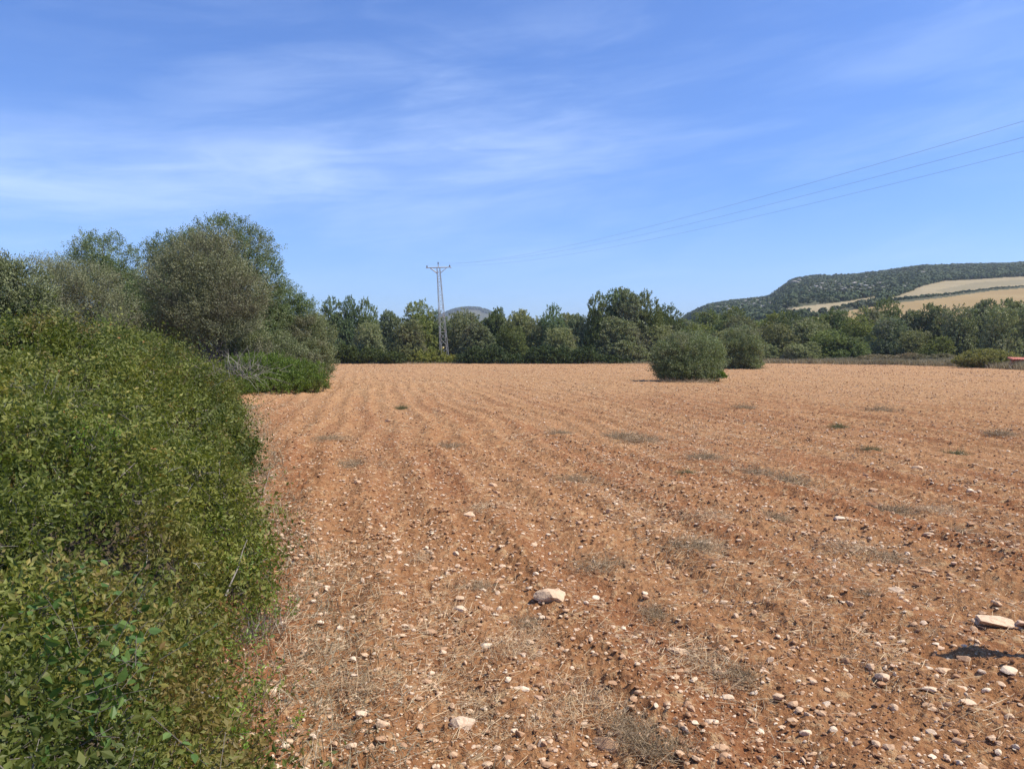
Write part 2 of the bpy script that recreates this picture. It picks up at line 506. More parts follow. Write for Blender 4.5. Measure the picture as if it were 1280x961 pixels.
# ------------------------------------------------------------------ terrain to the horizon, with the hill on the right
RID = np.array([(640, 438), (780, 434), (845, 406), (862, 394), (885, 384), (905, 381), (940, 377), (962, 373), (975, 364), (990, 353), (1020, 349), (1060, 347),
                (1090, 344), (1120, 340), (1150, 336), (1200, 335), (1280, 332), (1400, 330), (1600, 345), (2100, 400)], float)
def ridge_el(u):     # elevation angle tangent at picture column u (azimuth)
    return np.interp(u, RID[:, 0], (438 - RID[:, 1]) / F, left=0, right=0.03)
RY = 950.0
def terr_h(x, y):
    x = np.asarray(x, float); y = np.asarray(y, float)
    r = np.hypot(x, y)
    z = (fbm2(x, y, 0.006, 3, 91) - .5) * 5.0 * smooth(150, 600, r)
    front = y > 1
    u = np.where(front, 640 + F * x / np.maximum(y, 1), 640)
    el_ = ridge_el(u) * front
    s = smooth(90, 1000, y) * 0.30 + 0.70 * np.clip((y - 150) / (RY - 150), 0, 1)
    H = el_ * RY
    back = 1 - 0.5 * smooth(RY + 60, RY + 1200, y)
    z = z * (1 - np.clip(H / 30, 0, 1) * .6) + H * s * back
    z = z + (fbm2(x, y, .014, 3, 97) - .5) * 6 * smooth(500, 900, y) * np.clip(H / 30, 0, 1) * back
    # the near ground tucks under the field
    z = z - 0.4 * (1 - smooth(101, 112, r))
    # the distant hill behind the pylon
    dx = (x + 145) ; dy = (y - 2600)
    g = np.exp(-(np.abs(dx) / 200.0) ** 2.2)
    z = z + 149 * g * np.exp(-(dy / 420.0) ** 2)
    return z

# fields on the slope, given as regions of azimuth (u) and elevation (v)
def in_poly(px, py, poly):
    inside = np.zeros(px.shape, bool)
    n = len(poly); j = n - 1
    for i in range(n):
        xi, yi = poly[i]; xj, yj = poly[j]
        c = ((yi > py) != (yj > py)) & (px < (xj - xi) * (py - yi) / (yj - yi + 1e-12) + xi)
        inside ^= c; j = i
    return inside
POLY_LOW = [(1020, 398), (1062, 388), (1110, 380), (1180, 372), (1235, 364), (1285, 360), (1420, 352), (1420, 410), (1020, 412)]
POLY_UP = [(1100, 377), (1128, 367), (1150, 358), (1175, 352), (1215, 350), (1262, 347), (1420, 343), (1420, 349.5), (1285, 357.5), (1235, 361.5), (1180, 369)]
POLY_STRIP = [(975, 387), (1010, 382), (1050, 378), (1092, 371), (1096, 374), (1060, 384), (1040, 389), (985, 392)]
POLY_UPG = [(1165, 364), (1215, 354), (1262, 351), (1420, 347), (1420, 350), (1285, 355), (1235, 359), (1180, 366)]

NA2 = 1500
thf = np.linspace(math.radians(-60), math.radians(60), NA2)
thb = np.linspace(math.radians(60), math.radians(300), 90)[1:-1]
th = np.concatenate([thf, thb])
rr = np.concatenate([[0.0, 20, 60, 95], np.geomspace(100, 6000, 260)])
TH, RR = np.meshgrid(th, rr)
TX, TY = RR * np.sin(TH), RR * np.cos(TH)
TZ = terr_h(TX, TY)
n = len(th)
idx = np.arange(n * len(rr)).reshape(len(rr), n)
nxt = np.roll(idx, -1, axis=1)
q = np.stack([idx[:-1], nxt[:-1], nxt[1:], idx[1:]], -1).reshape(-1, 4)
V = np.stack([TX, TY, TZ], -1).reshape(-1, 3)
fc = V[q].mean(1)
fu = 640 + F * fc[:, 0] / np.maximum(fc[:, 1], 1)
fv = 438 - F * (fc[:, 2] - CAMZ) / np.maximum(fc[:, 1], 1)
onhill = (fc[:, 1] > 200) & (fc[:, 1] < RY)
mi = np.zeros(len(q), int)
mi[in_poly(fu, fv, POLY_LOW) & onhill] = 1
mi[in_poly(fu, fv, POLY_UP) & onhill] = 2
mi[in_poly(fu, fv, POLY_STRIP) & onhill] = 2
mi[in_poly(fu, fv, POLY_UPG) & onhill] = 3
mi[(np.hypot(fc[:, 0], fc[:, 1]) < 103)] = 4
def ground_mat(name, stops, sc=.05, fine=.8):
    m, t = mat_new(name)
    geo = t.add('ShaderNodeNewGeometry'); P = geo.outputs['Position']
    a = t.noise(P, sc, 6, .65); b = t.noise(P, fine, 4, .7)
    c = t.ramp(t.math('ADD', t.math('MULTIPLY', a, .6), t.math('MULTIPLY', b, .4)), stops)
    pb = t.add('ShaderNodeBsdfPrincipled', inp={'Base Color': c, 'Roughness': .95, 'Specular IOR Level': .1})
    bp = t.add('ShaderNodeBump', inp={'Strength': .6, 'Distance': .3, 'Height': b})
    t.l.new(bp.outputs[0], pb.inputs['Normal'])
    t.add('ShaderNodeOutputMaterial', inp={0: pb.outputs[0]})
    return m
M_scrub = ground_mat('scrub_ground', [(.35, (.050, .058, .032)), (.5, (.080, .085, .045)), (.62, (.14, .125, .08)), (.72, (.30, .27, .21))], .03)
M_tan = ground_mat('stubble_ground', [(.3, (0.252, 0.175, 0.076)), (.5, (0.291, 0.205, 0.093)), (.7, (0.330, 0.245, 0.119))], .02)
M_pale = ground_mat('pale_stubble_ground', [(.3, (0.259, 0.207, 0.116)), (.7, (0.345, 0.286, 0.171))], .03)
M_olivef = ground_mat('grassy_ground', [(.3, (.19, .165, .095)), (.7, (.28, .235, .14))], .03)
me = mesh_np('terrain', V, q, None, False, [M_scrub, M_tan, M_pale, M_olivef, M_soil], mi)
tag(link('terrain', me), 'rolling ground with a wooded hill and tan fields to the right', 'terrain', kind='structure')

# ------------------------------------------------------------------ crown builder
def crown(g, rng, lobes, n_spray, per, slen, leafL, leafW, outward=0.7, updir=0.25, jit=0.35, low=-0.95, twigs=None, tw_r=.01, gapt=.30):
    """lobes (cx,cy,cz,rx,ry,rz). sprays stand on the lobes and carry leaves"""
    lo = np.array(lobes, float)
    area = (lo[:, 3] * lo[:, 5] + lo[:, 4] * lo[:, 5] + lo[:, 3] * lo[:, 4])
    k = rng.choice(len(lo), n_spray, p=area / area.sum())
    d = rvec(rng, n_spray)
    d[:, 2] = np.where(d[:, 2] < low, -d[:, 2] * rng.random(n_spray), d[:, 2])
    rad = 0.58 + 0.42 * rng.random(n_spray) ** 0.7
    nz = fbm2(d[:, 0] * 2 + k * 7.1, d[:, 1] * 2 + d[:, 2] * 2.7, 1.3, 2, 7)
    rad = rad * (0.80 + 0.42 * nz)
    c = lo[k, :3] + d * lo[k, 3:6] * rad[:, None]
    # leave gaps
    gap = fbm2(c[:, 0] * 1.0 + c[:, 2] * .7, c[:, 1] + c[:, 2] * 1.1, 1.1 / max(slen, .2) * .35, 2, int(rng.integers(1000)))
    keep = gap > gapt
    keep &= c[:, 2] > 0.05
    c, d, k = c[keep], d[keep], k[keep]
    n = len(c)
    sdir = unit(d * outward + np.array([0, 0, updir]) + rng.normal(size=(n, 3)) * jit)
    L = slen * (0.6 + 0.8 * rng.random(n))
    if twigs is not None:
        sel = rng.random(n) < twigs[1]
        add_sticks(twigs[0], c[sel] - sdir[sel] * L[sel, None] * .4, c[sel] + sdir[sel] * L[sel, None] * 1.0, tw_r, tw_r * .4, rng.random(sel.sum()))
    t = rng.random((n, per))
    wid = slen * 0.42 * (1.0 - 0.55 * t)
    p = c[:, None] + sdir[:, None] * (t * L[:, None])[..., None] + rng.normal(size=(n, per, 3)) * wid[..., None] * .6
    ld = unit(sdir[:, None] * .8 + rng.normal(size=(n, per, 3)) * .6)
    nr = unit(rng.normal(size=(n, per, 3)) * .8 + np.array([0, 0, 0.8]) + d[:, None] * 1.0)
    p, ld, nr = p.reshape(-1, 3), ld.reshape(-1, 3), nr.reshape(-1, 3)
    p[:, 2] = np.where(p[:, 2] < .03, np.abs(p[:, 2]) * .6 + .02, p[:, 2])
    ok = p[:, 2] > 0.02
    p, ld, nr = p[ok], ld[ok], nr[ok]
    sprayval = np.repeat(rng.random(n), per)[ok]
    a = np.clip(0.5 * sprayval + 0.5 * rng.random(len(p)), 0, 1)
    sc = 0.7 + 0.6 * rng.random(len(p))
    add_leaves(g, p, ld, nr, leafL * sc, leafW * sc, a)

# ------------------------------------------------------------------ trees left of the field (each its own)
PX = lambda d: d / F
def plant_px(name, label, cat, d, lobes_px, foot_px, mat, n_spray, per, slen, leafL, leafW, trunk_r=.12, depth=1.0, seed=1,
             twig_share=0.25, group=None, parts=('crown', 'trunk'), ratio=1.0, **kw):
    """lobes in photograph pixels (u, v, ru, rv, depth offset in m) standing at depth d"""
    rng = np.random.default_rng(seed)
    base = at(foot_px, 438, d); base[2] = 0
    lobes = []
    for (u, v, ru, rv, dd) in lobes_px:
        c = at(u, v, d + dd)
        lobes.append((c[0] - base[0], c[1] - base[1], c[2], ru * PX(d), ru * PX(d) * depth, rv * PX(d)))
    root = empty(name, tuple(base), label, cat, group)
    g = Geo(); w = Geo()
    tops = [(l[0], l[1], max(.3, l[2] + l[5] * .2)) for l in lobes]
    limbs(w, rng, (0, 0, -0.1), tops, trunk_r)
    crown(g, rng, lobes, n_spray, per, slen, leafL, leafW, twigs=(w, twig_share), tw_r=kw.pop('tw_r', .008), **kw)
    link(parts[0], g.build(parts[0], [mat]), root)
    link(parts[1], w.build(parts[1], [kw.get('twmat', M_bark)], True), root)
    return root

plant_px('wild_olive_tree', 'tallest dark green tree of the left clump, behind the grey bare bush', 'tree', 36,
         [(278, 300, 38, 25, 0), (305, 318, 40, 32, .5), (222, 318, 34, 26, 0), (250, 340, 60, 40, .4), (322, 352, 30, 36, 0), (270, 385, 85, 55, .5), (300, 430, 75, 50, 0), (215, 400, 60, 60, 0)],
         285, M_oliveA, 5600, 40, .42, .085, .034, .20, .8, 11, outward=.75, updir=.35, gapt=.33)
plant_px('bare_grey_bush', 'tall grey brown half bare bush with a dark hollow at its foot', 'bush', 31,
         [(255, 330, 42, 34, 0), (235, 362, 52, 42, -.2), (285, 370, 46, 38, .0), (262, 400, 60, 30, -.2), (225, 415, 35, 38, -.3)],
         275, M_tamar, 4600, 26, .50, .080, .021, .14, .7, 12, gapt=.30, twig_share=.6, outward=.7, updir=.55, jit=.25, tw_r=.007)
plant_px('olive_tree', 'rounded grey green tree with a loose top, second of the left clump', 'tree', 39,
         [(130, 322, 40, 26, 0), (105, 345, 36, 32, 0), (155, 350, 32, 38, .2), (130, 380, 60, 45, 0), (170, 400, 30, 50, 0), (120, 430, 70, 50, 0)],
         140, M_oliveA, 3600, 36, .45, .09, .036, .16, .8, 13, outward=.7, updir=.5, gapt=.34)
plant_px('soft_grey_shrub', 'soft pale grey green shrub showing above the hedge between two trees', 'shrub', 27,
         [(95, 362, 48, 30, 0), (60, 358, 40, 34, 0), (110, 400, 60, 40, 0), (50, 410, 50, 50, 0)],
         90, M_tamar, 3200, 28, .34, .06, .017, .09, .8, 14, outward=.6, updir=.6, jit=.3)
plant_px('leafy_wild_olive', 'glossy green wild olive at the left edge rising above the hedge', 'tree', 19,
         [(15, 365, 40, 34, 0), (-30, 375, 60, 60, 0), (40, 395, 35, 30, 0), (-60, 350, 60, 50, 1)],
         0, M_oliveB, 2300, 30, .26, .07, .024, .10, .8, 15, outward=.6, updir=.5)
plant_px('dark_evergreen_shrub', 'dark green shrub in the gap left of the grey bare bush', 'shrub', 33,
         [(190, 385, 38, 42, 0), (175, 420, 45, 50, 0), (205, 440, 40, 40, 0)],
         190, M_oliveA, 1900, 32, .36, .08, .034, .10, .8, 16)
plant_px('round_olive_tree', 'low rounded green tree on the right shoulder of the left clump', 'tree', 38,
         [(350, 385, 32, 26, 0), (335, 410, 36, 34, 0), (370, 400, 28, 26, .3), (350, 440, 50, 45, 0)],
         350, M_oliveA, 2500, 34, .36, .08, .034, .12, .8, 17)
plant_px('grey_olive_bush', 'pale grey green bush closing the left clump beside the open field', 'bush', 37,
         [(388, 428, 28, 32, 0), (372, 450, 40, 34, 0), (402, 450, 16, 26, 0)],
         385, M_oliveB, 2200, 34, .30, .075, .026, .10, .9, 18, updir=.45)
plant_px('mastic_shrub', 'dull green shrub behind the bright low brambles at the clump foot', 'shrub', 32.5,
         [(330, 445, 44, 26, 0), (295, 452, 30, 22, 0), (365, 458, 35, 24, 0)],
         330, M_oliveB, 2300, 32, .26, .07, .028, .07, .8, 19)

# fallen grey twigs in the hollow under the bare bush
def twig_heap(name, label, cat, c, r, n, L, seed, mat=M_twig, rad=.006, up=.5, parent=None, dirbias=(0, 0, 0)):
    rng = np.random.default_rng(seed)
    g = Geo()
    for k in range(3):
        p = rng.normal(size=(n, 3)) * np.array(r) * .5; p[:, 2] = np.abs(p[:, 2])
        d = unit(rng.normal(size=(n, 3)) + np.array([0, 0, up]) + np.array(dirbias) + unit(p) * .8)
        LL = L * (.4 + rng.random(n))
        a = rng.random(n)
        m = p + d * LL[:, None] * .5 + rng.normal(size=(n, 3)) * L * .06
        e = m + unit(d + rng.normal(size=(n, 3)) * .35) * LL[:, None] * .5
        add_sticks(g, p, m, rad, rad * .7, a); add_sticks(g, m, e, rad * .7, rad * .3, a)
        n = n // 2
    o = link(name, g.build(name, [mat]), parent, tuple(c))
    if parent is None: tag(o, label, cat)
    return o
c0 = at(272, 438, 30.2); c0[2] = 0.25
twig_heap('dead_branches', 'heap of grey dead branches in the dark hollow under the bare bush', 'branches', c0, (1.0, .8, 1.0), 420, .8, 31, mat=M_bark, rad=.012, up=.7)

# ------------------------------------------------------------------ hedge along the left edge
def hedge_h(x, y):
    u = edge_r(y) - x
    u = u + (fbm2(x, y, 0.9, 3, 101) - .5) * (.55 + .45 * smooth(3, 7, y)) + (fbm2(x, y, 0.35, 2, 105) - .5) * 0.5
    Hm = np.minimum(1.02 + 0.065 * y, 1.74) * (1 - 0.42 * smooth(17, 25, y)) * (1 - smooth(25.5, 28.5, y))
    Hm = Hm * (0.86 + 0.30 * fbm2(x, y, 0.45, 2, 111))
    z = Hm * (1 - np.exp(-np.clip(u, 0, 50) / (.50 + .02 * np.maximum(y, 0))))
    z = z + (fbm2(x, y, 1.25, 4, 121, .6) - .5) * 1.25 * smooth(0, .6, u)
    z = z - .50 * smooth(.50, .60, fbm2(x, y, 2.4, 3, 161)) * np.clip(z, 0, 1)
    z = z + .16 * (fbm2(x, y, 4.2, 2, 171) - .5) * np.clip(z, 0, 1)
    return np.where(u > 0, np.maximum(z, 0), 0), u
rng = np.random.default_rng(55)
# a dark brown sheet added inside the hedge to block light
hx, hy = [], []
ny = np.concatenate([np.arange(-1.5, 8, .08), np.arange(8, 28.4, .16)])
nu = np.concatenate([np.linspace(-.2, 2, 34), np.linspace(2.15, 13, 40)])
UU, YY = np.meshgrid(nu, ny)
XX = edge_r(YY) - UU
ZZ, u2 = hedge_h(XX, YY)
ZZ = np.maximum(ZZ - .34, 0) - .06
ZZ = ZZ + (fbm2(XX, YY, 6, 2, 131) - .5) * .14
idx = np.arange(XX.size).reshape(XX.shape)
q = np.stack([idx[:-1, :-1], idx[1:, :-1], idx[1:, 1:], idx[:-1, 1:]], -1).reshape(-1, 4)
hedge = empty('hedge', (-3.5, 9, 0), 'broad tangled mastic hedge running along the left edge of the field', 'hedge')
def hl(name, me):
    o = link(name, me, hedge); o.location = (3.5, -9, 0); return o
hl('light_blocking_core', mesh_np('light_blocking_core', np.stack([XX, YY, ZZ], -1).reshape(-1, 3), q, None, False, [M_hedge_core]))
# leafy shoots
N = 1300000
HEDGE_D = 1.0
yy = rng.uniform(-1.0, 28.3, N)
dist = np.maximum(yy, 1.2)
# density falls with distance, leaves grow larger
uu = rng.random(N) ** 1.7 * np.minimum(.62 * np.maximum(yy, 0) + 2.0, 12.5) - .15
xx = edge_r(yy) - uu
ds = np.hypot(xx, yy)
ls = np.clip(.030 * (np.maximum(ds, 1.5) / 3.0) ** .42, .019, .055)
# area weight of the sampling, then thinning
zz, ue = hedge_h(xx, yy)
e = .04
gx = (hedge_h(xx + e, yy)[0] - hedge_h(xx - e, yy)[0]) / (2 * e)
gy = (hedge_h(xx, yy + e)[0] - hedge_h(xx, yy - e)[0]) / (2 * e)
gx = np.clip(gx, -3, 3); gy = np.clip(gy, -3, 3)
umax = np.minimum(.62 * np.maximum(yy, 0) + 2.0, 12.5)
pdf = 1 / 1.7 * np.maximum((uu + .15) / umax, 1e-3) ** (1 / 1.7 - 1) / umax / 29.3     # sampling density per m2
want = 1.05 / (ls ** 2) * np.sqrt(1 + gx * gx + gy * gy) * 1.0                          # shoots per m2
thin = want / (pdf * N) * HEDGE_D
bare = fbm2(xx, yy, 1.15, 3, 141)                                # patches where twigs show
thin = thin * (1 - .22 * smooth(.62, .70, bare))
thin = thin * (ue > .03) * (zz > .05)
keep = rng.random(N) < np.clip(thin, 0, 1)
# outside any view a thinner cover will do
keep &= (xx > -1.05 * np.maximum(yy, 0) - 1.6)
xx, yy, zz, gx, gy, ls, ds, ue, bare = [a[keep] for a in (xx, yy, zz, gx, gy, ls, ds, ue, bare)]
n = len(xx)
pass
nrm = unit(np.stack([-gx, -gy, np.ones(n)], 1))
depthj = -np.abs(rng.normal(size=n)) * .13 + .05
P0 = np.stack([xx, yy, zz], 1) + nrm * depthj[:, None]
sd_ = unit(nrm * .8 + np.array([0.12, 0, .45]) + rng.normal(size=(n, 3)) * .5)
K = 8
SL = ls * 3.6 * (.6 + .8 * rng.random(n)) * np.where(rng.random(n) < .06, 2.7, 1.0)
P0 = np.where((SL > ls * 5.6)[:, None], P0 + nrm * .04, P0)
t = (np.arange(K) + .3)[None] / K + rng.random((n, K)) * .06
side = unit(np.cross(sd_, rvec(rng, n)))
alt = np.where(np.arange(K) % 2 == 0, 1., -1.)[None, :, None]
ld = unit(sd_[:, None] * .55 + side[:, None] * alt * .9 + rng.normal(size=(n, K, 3)) * .32)
p = P0[:, None] + sd_[:, None] * (t * SL[:, None])[..., None]
nr = unit(np.cross(side, sd_)[:, None] + rng.normal(size=(n, K, 3)) * .45 + np.array([0, 0, .35]))
shoot = rng.random(n)
patchc = fbm2(xx, yy, .7, 3, 151)
av = np.clip(.12 + .5 * shoot[:, None] + .75 * (patchc[:, None] - .5) * 2 + rng.normal(size=(n, K)) * .10, 0, .96)
av = np.where(rng.random((n, K)) < .004, 1.0, av)
LL = (ls[:, None] * (.65 + .6 * rng.random((n, K))))
g = Geo()
add_leaves(g, p.reshape(-1, 3), ld.reshape(-1, 3), nr.reshape(-1, 3), LL.ravel(), LL.ravel() * .48, av.ravel(), .12)
hl('foliage', g.build('foliage', [M_hedge]))
# stems of the shoots and bare grey twigs
g = Geo()
sel = rng.random(n) < .10
add_sticks(g, P0[sel] - sd_[sel] * SL[sel, None] * .9, P0[sel] + sd_[sel] * SL[sel, None] * .8, .0010 + ls[sel] * .015, .001, rng.random(sel.sum()) * .5)
M_ = 15000
ty = rng.uniform(0.3, 26, M_) ** 1.0
ty = .3 + (ty - .3) * rng.random(M_) ** .6
tx = edge_r(ty) - rng.random(M_) ** 1.3 * (.5 * ty + 1.5)
tb = fbm2(tx, ty, 1.15, 3, 141)
kp = (rng.random(M_) < .22 + .78 * smooth(.56, .66, tb))
tx, ty = tx[kp], ty[kp]
tz = hedge_h(tx, ty)[0]
ok = tz > .03; tx, ty, tz = tx[ok], ty[ok], tz[ok]
m_ = len(tx)
pp = np.stack([tx, ty, tz - .05], 1)
dd = unit(rng.normal(size=(m_, 3)) * .8 + np.array([.25, 0, .35]))
Lt = (.06 + .12 * rng.random(m_)) * (1 + ty * .03)
mid = pp + dd * Lt[:, None] * .5; dd2 = unit(dd + rng.normal(size=(m_, 3)) * .4)
en = mid + dd2 * Lt[:, None] * .55
rt = .0010 + .00028 * ty
av = rng.random(m_)
add_sticks(g, pp, mid, rt, rt * .8, av); add_sticks(g, mid, en, rt * .8, rt * .4, av)
for kk in range(2):
    d3 = unit(dd2 + rng.normal(size=(m_, 3)) * .7)
    add_sticks(g, mid, mid + d3 * Lt[:, None] * .35, rt * .6, rt * .3, av)
hl('twigs', g.build('twigs', [M_twig]))

# ---- plants of another kind growing through the hedge
def hz(x, y): return float(hedge_h(np.array([x]), np.array([y]))[0][0])
def sprig_plant(name, label, cat, c, R, nsh, K, leafL, leafW, mat, seed, group=None, up=.6, slen=4.0, partnames=('leaves', 'stems')):
    rng = np.random.default_rng(seed)
    root = empty(name, tuple(c), label, cat, group)
    p0 = rng.normal(size=(nsh, 3)) * np.array(R) * .5
    s = unit(rng.normal(size=(nsh, 3)) * .55 + np.array([.1, 0, up]) + p0 / np.max(R) * .5)
    SL = leafL * slen * (.5 + .8 * rng.random(nsh))
    t = (np.arange(K) + .2)[None] / K + rng.random((nsh, K)) * .05
    side = unit(np.cross(s, rvec(rng, nsh)))
    alt = np.where(np.arange(K) % 2 == 0, 1., -1.)[None, :, None]
    ld = unit(s[:, None] * .55 + side[:, None] * alt + rng.normal(size=(nsh, K, 3)) * .35)
    p = p0[:, None] + s[:, None] * (t * SL[:, None])[..., None]
    nr = unit(np.cross(side, s)[:, None] + rng.normal(size=(nsh, K, 3)) * .35 + np.array([0, 0, .4]))
    g = Geo(); LL = leafL * (.6 + .6 * rng.random((nsh, K)))
    (add_broad if leafW > .5 else add_leaves)(g, p.reshape(-1, 3), ld.reshape(-1, 3), nr.reshape(-1, 3), LL.ravel(), LL.ravel() * leafW, rng.random(nsh * K))
    link(partnames[0], g.build(partnames[0], [mat]), root)
    g2 = Geo()
    add_sticks(g2, p0 - s * SL[:, None] * .35, p0 + s * SL[:, None] * .9, .0012, .0008, rng.random(nsh))
    link(partnames[1], g2.build(partnames[1], [M_bark]), root)
    return root
def hedge_at(u, v):
    """first point where the sight line meets the hedge surface"""
    r = ray(u, v); r = r / r[1]
    for y in np.arange(.8, 27, .03):
        x = r[0] * y; z = CAMZ + r[2] * y
        h = hz(x, y)
        if z <= max(h, 0.0): return np.array([x, y, max(z, .02)])
    return at(u, v, 12)
VINES = [(25, 800, .30, .5, 'broad leaved vine with smooth blue green leaves low at the left edge of the hedge', 41),
         (100, 880, .26, .42, 'broad leaved vine trailing over the hedge near its lower left end', 42),
         (95, 770, .16, .3, 'small spray of broad vine leaves above the other two in the near hedge', 43),
         (15, 900, .30, .5, 'dark leaved vine filling the bottom left corner of the hedge', 44)]
for (u, v, r1, r2, lab, sd0) in VINES:
    c = hedge_at(u, v)
    sprig_plant('climbing_vine', lab, 'vine', c + np.array([.02, -.02, .02]), (r1, r2, .16), int(40 * r1 / .3), 4, .038, .60, M_smilax, sd0, 'broad leaved vines in the hedge', .35, 3.6)
YOUNG = [(268, 665, 'yellow green young shoots high on the near side of the hedge'),
         (300, 722, 'pale green leafy shoot beside a long bare twig'),
         (312, 800, 'bright green shoots at the hedge foot by the patch of grey twigs'),
         (285, 835, 'light green shoots just above the pale crooked dead branch'),
         (320, 885, 'small bright green sprout alone on the red soil at the hedge foot'),
         (335, 940, 'green seedling at the bottom end of the hedge foot'),
         (275, 935, 'yellow green shoots low in the bottom end of the hedge'),
         (352, 775, 'outermost green shoots leaning out over the soil'),
         (338, 655, 'dark green shoots on a thin stem leaning over the field edge'),
         (228, 592, 'fresh green shoots on the upper face of the hedge'),
         (130, 414, 'vivid green sprig standing up from the hedge top'),
         (270, 560, 'lime green shoots at the far right rim of the hedge'),
         (300, 620, 'sunlit green shoots on the rim above the thin forked stem'),
         (240, 700, 'pale shoots in the middle of the near hedge face'),
         (210, 520, 'light green shoots near the top of the far hedge part'),
         (120, 560, 'scattered light shoots left of the middle of the hedge')]
for i, (u, v, lab) in enumerate(YOUNG):
    c = hedge_at(u, v); s = .7 + .05 * c[1]
    sprig_plant('young_shoots', lab, 'shrub shoots', c + np.array([.0, 0, .03]), (.16 * s, .16 * s, .10 * s), 26, 9, .026 * max(1, s), .36, M_bright, 60 + i, 'bright young shoots along the hedge', .9, 4.2)
# dead twig patches and the crooked branch near the camera
for (u, v, r, lab, sd0, nn) in [(322, 800, .17, 'bundle of fine grey dead twigs on the field side of the hedge', 71, 200),
                        (155, 620, .16, 'pale tangle of dead twigs in a dark hole of the hedge', 72, 60),
                        (60, 500, .25, 'grey twiggy patch high on the left of the hedge', 73, 50),
                        (300, 465, .45, 'thin grey dead shrub between hedge and bright brambles', 74, 60)]:
    c = hedge_at(u, v)
    twig_heap('dead_twigs', lab, 'twigs', c + np.array([0.0, .03, -.10]), (r, r, r * .6), nn, r * .85, sd0, rad=.0012 + .0002 * c[1], up=.7, dirbias=(.3, 0, 0))
def branch(name, label, uvs, r, dz=.05):
    g = Geo(); pts = [hedge_at(u, v) + np.array([0.03, -.05, dz]) for (u, v) in uvs]
    base = pts[0].copy()
    for i in range(len(pts) - 1):
        add_sticks(g, (pts[i] - base)[None], (pts[i + 1] - base)[None], r * (1 - .6 * i / len(pts)), r * (1 - .6 * (i + 1) / len(pts)), .55, 6)
    return tag(link(name, g.build(name, [M_twig], False), None, tuple(base)), label, 'branch', 'pale dead branches at the hedge foot')
branch('dead_branch', 'pale crooked dead branch lying at the hedge foot', [(243, 868), (252, 876), (266, 881), (285, 880), (293, 878)], .009)
branch('dead_branch', 'slender upright dead stick leaning from the hedge into the open', [(280, 762), (287, 745), (296, 725), (301, 705), (307, 690)], .006, .10)
branch('dead_branch', 'thin forked stem standing at the hedge rim further up', [(318, 665), (324, 640), (330, 625), (336, 600)], .005, .12)

# ------------------------------------------------------------------ bright low brambles and lone bushes in the field
plant_px('bramble_patch', 'low bright green bramble patch spilling onto the field', 'brambles', 30.0,
         [(300, 468, 34, 22, 0), (335, 464, 40, 22, .3), (372, 470, 34, 18, 0), (345, 482, 56, 16, -.4), (300, 484, 34, 14, -.5), (385, 480, 22, 12, -.2)],
         335, M_lowshrub, 3400, 26, .17, .055, .030, .03, 1.3, 21, updir=.8, low=-.9, gapt=.1, parts=('leaves', 'stems'))
plant_px('wild_olive_bush', 'nearest round bush standing alone in the ploughed field', 'bush', 41.0,
         [(860, 440, 38, 20, 0), (848, 450, 30, 22, -.3), (878, 452, 28, 24, 0), (858, 462, 40, 16, -.3), (836, 446, 18, 18, 0), (884, 440, 14, 14, .2), (846, 434, 14, 12, 0), (845, 470, 24, 9, -.5), (875, 470, 24, 9, -.5), (862, 470, 30, 9, .5)],
         860, M_bush, 4600, 30, .34, .075, .028, .07, .9, 22, updir=.6, low=-1, gapt=.26, parts=('crown', 'stems'))
plant_px('wild_olive_bush', 'bush in the ploughed field just behind and right of the nearest one', 'bush', 68.0,
         [(926, 432, 24, 20, 0), (915, 440, 17, 18, 0), (936, 444, 15, 15, 0), (925, 450, 23, 10, 0), (915, 455, 14, 6, -.5), (937, 455, 14, 6, -.5)],
         926, M_bush, 2900, 28, .46, .12, .045, .08, .9, 23, updir=.6, low=-1, gapt=.26, parts=('crown', 'stems'))
plant_px('lentisk_shoots', 'small dark leafy shrub tucked under the right side of the nearest bush', 'shrub', 40.2,
         [(898, 472, 8, 6, 0)], 897, M_lowshrub, 160, 20, .14, .06, .04, .02, .9, 24, updir=.6, low=0, parts=('leaves', 'stems'))

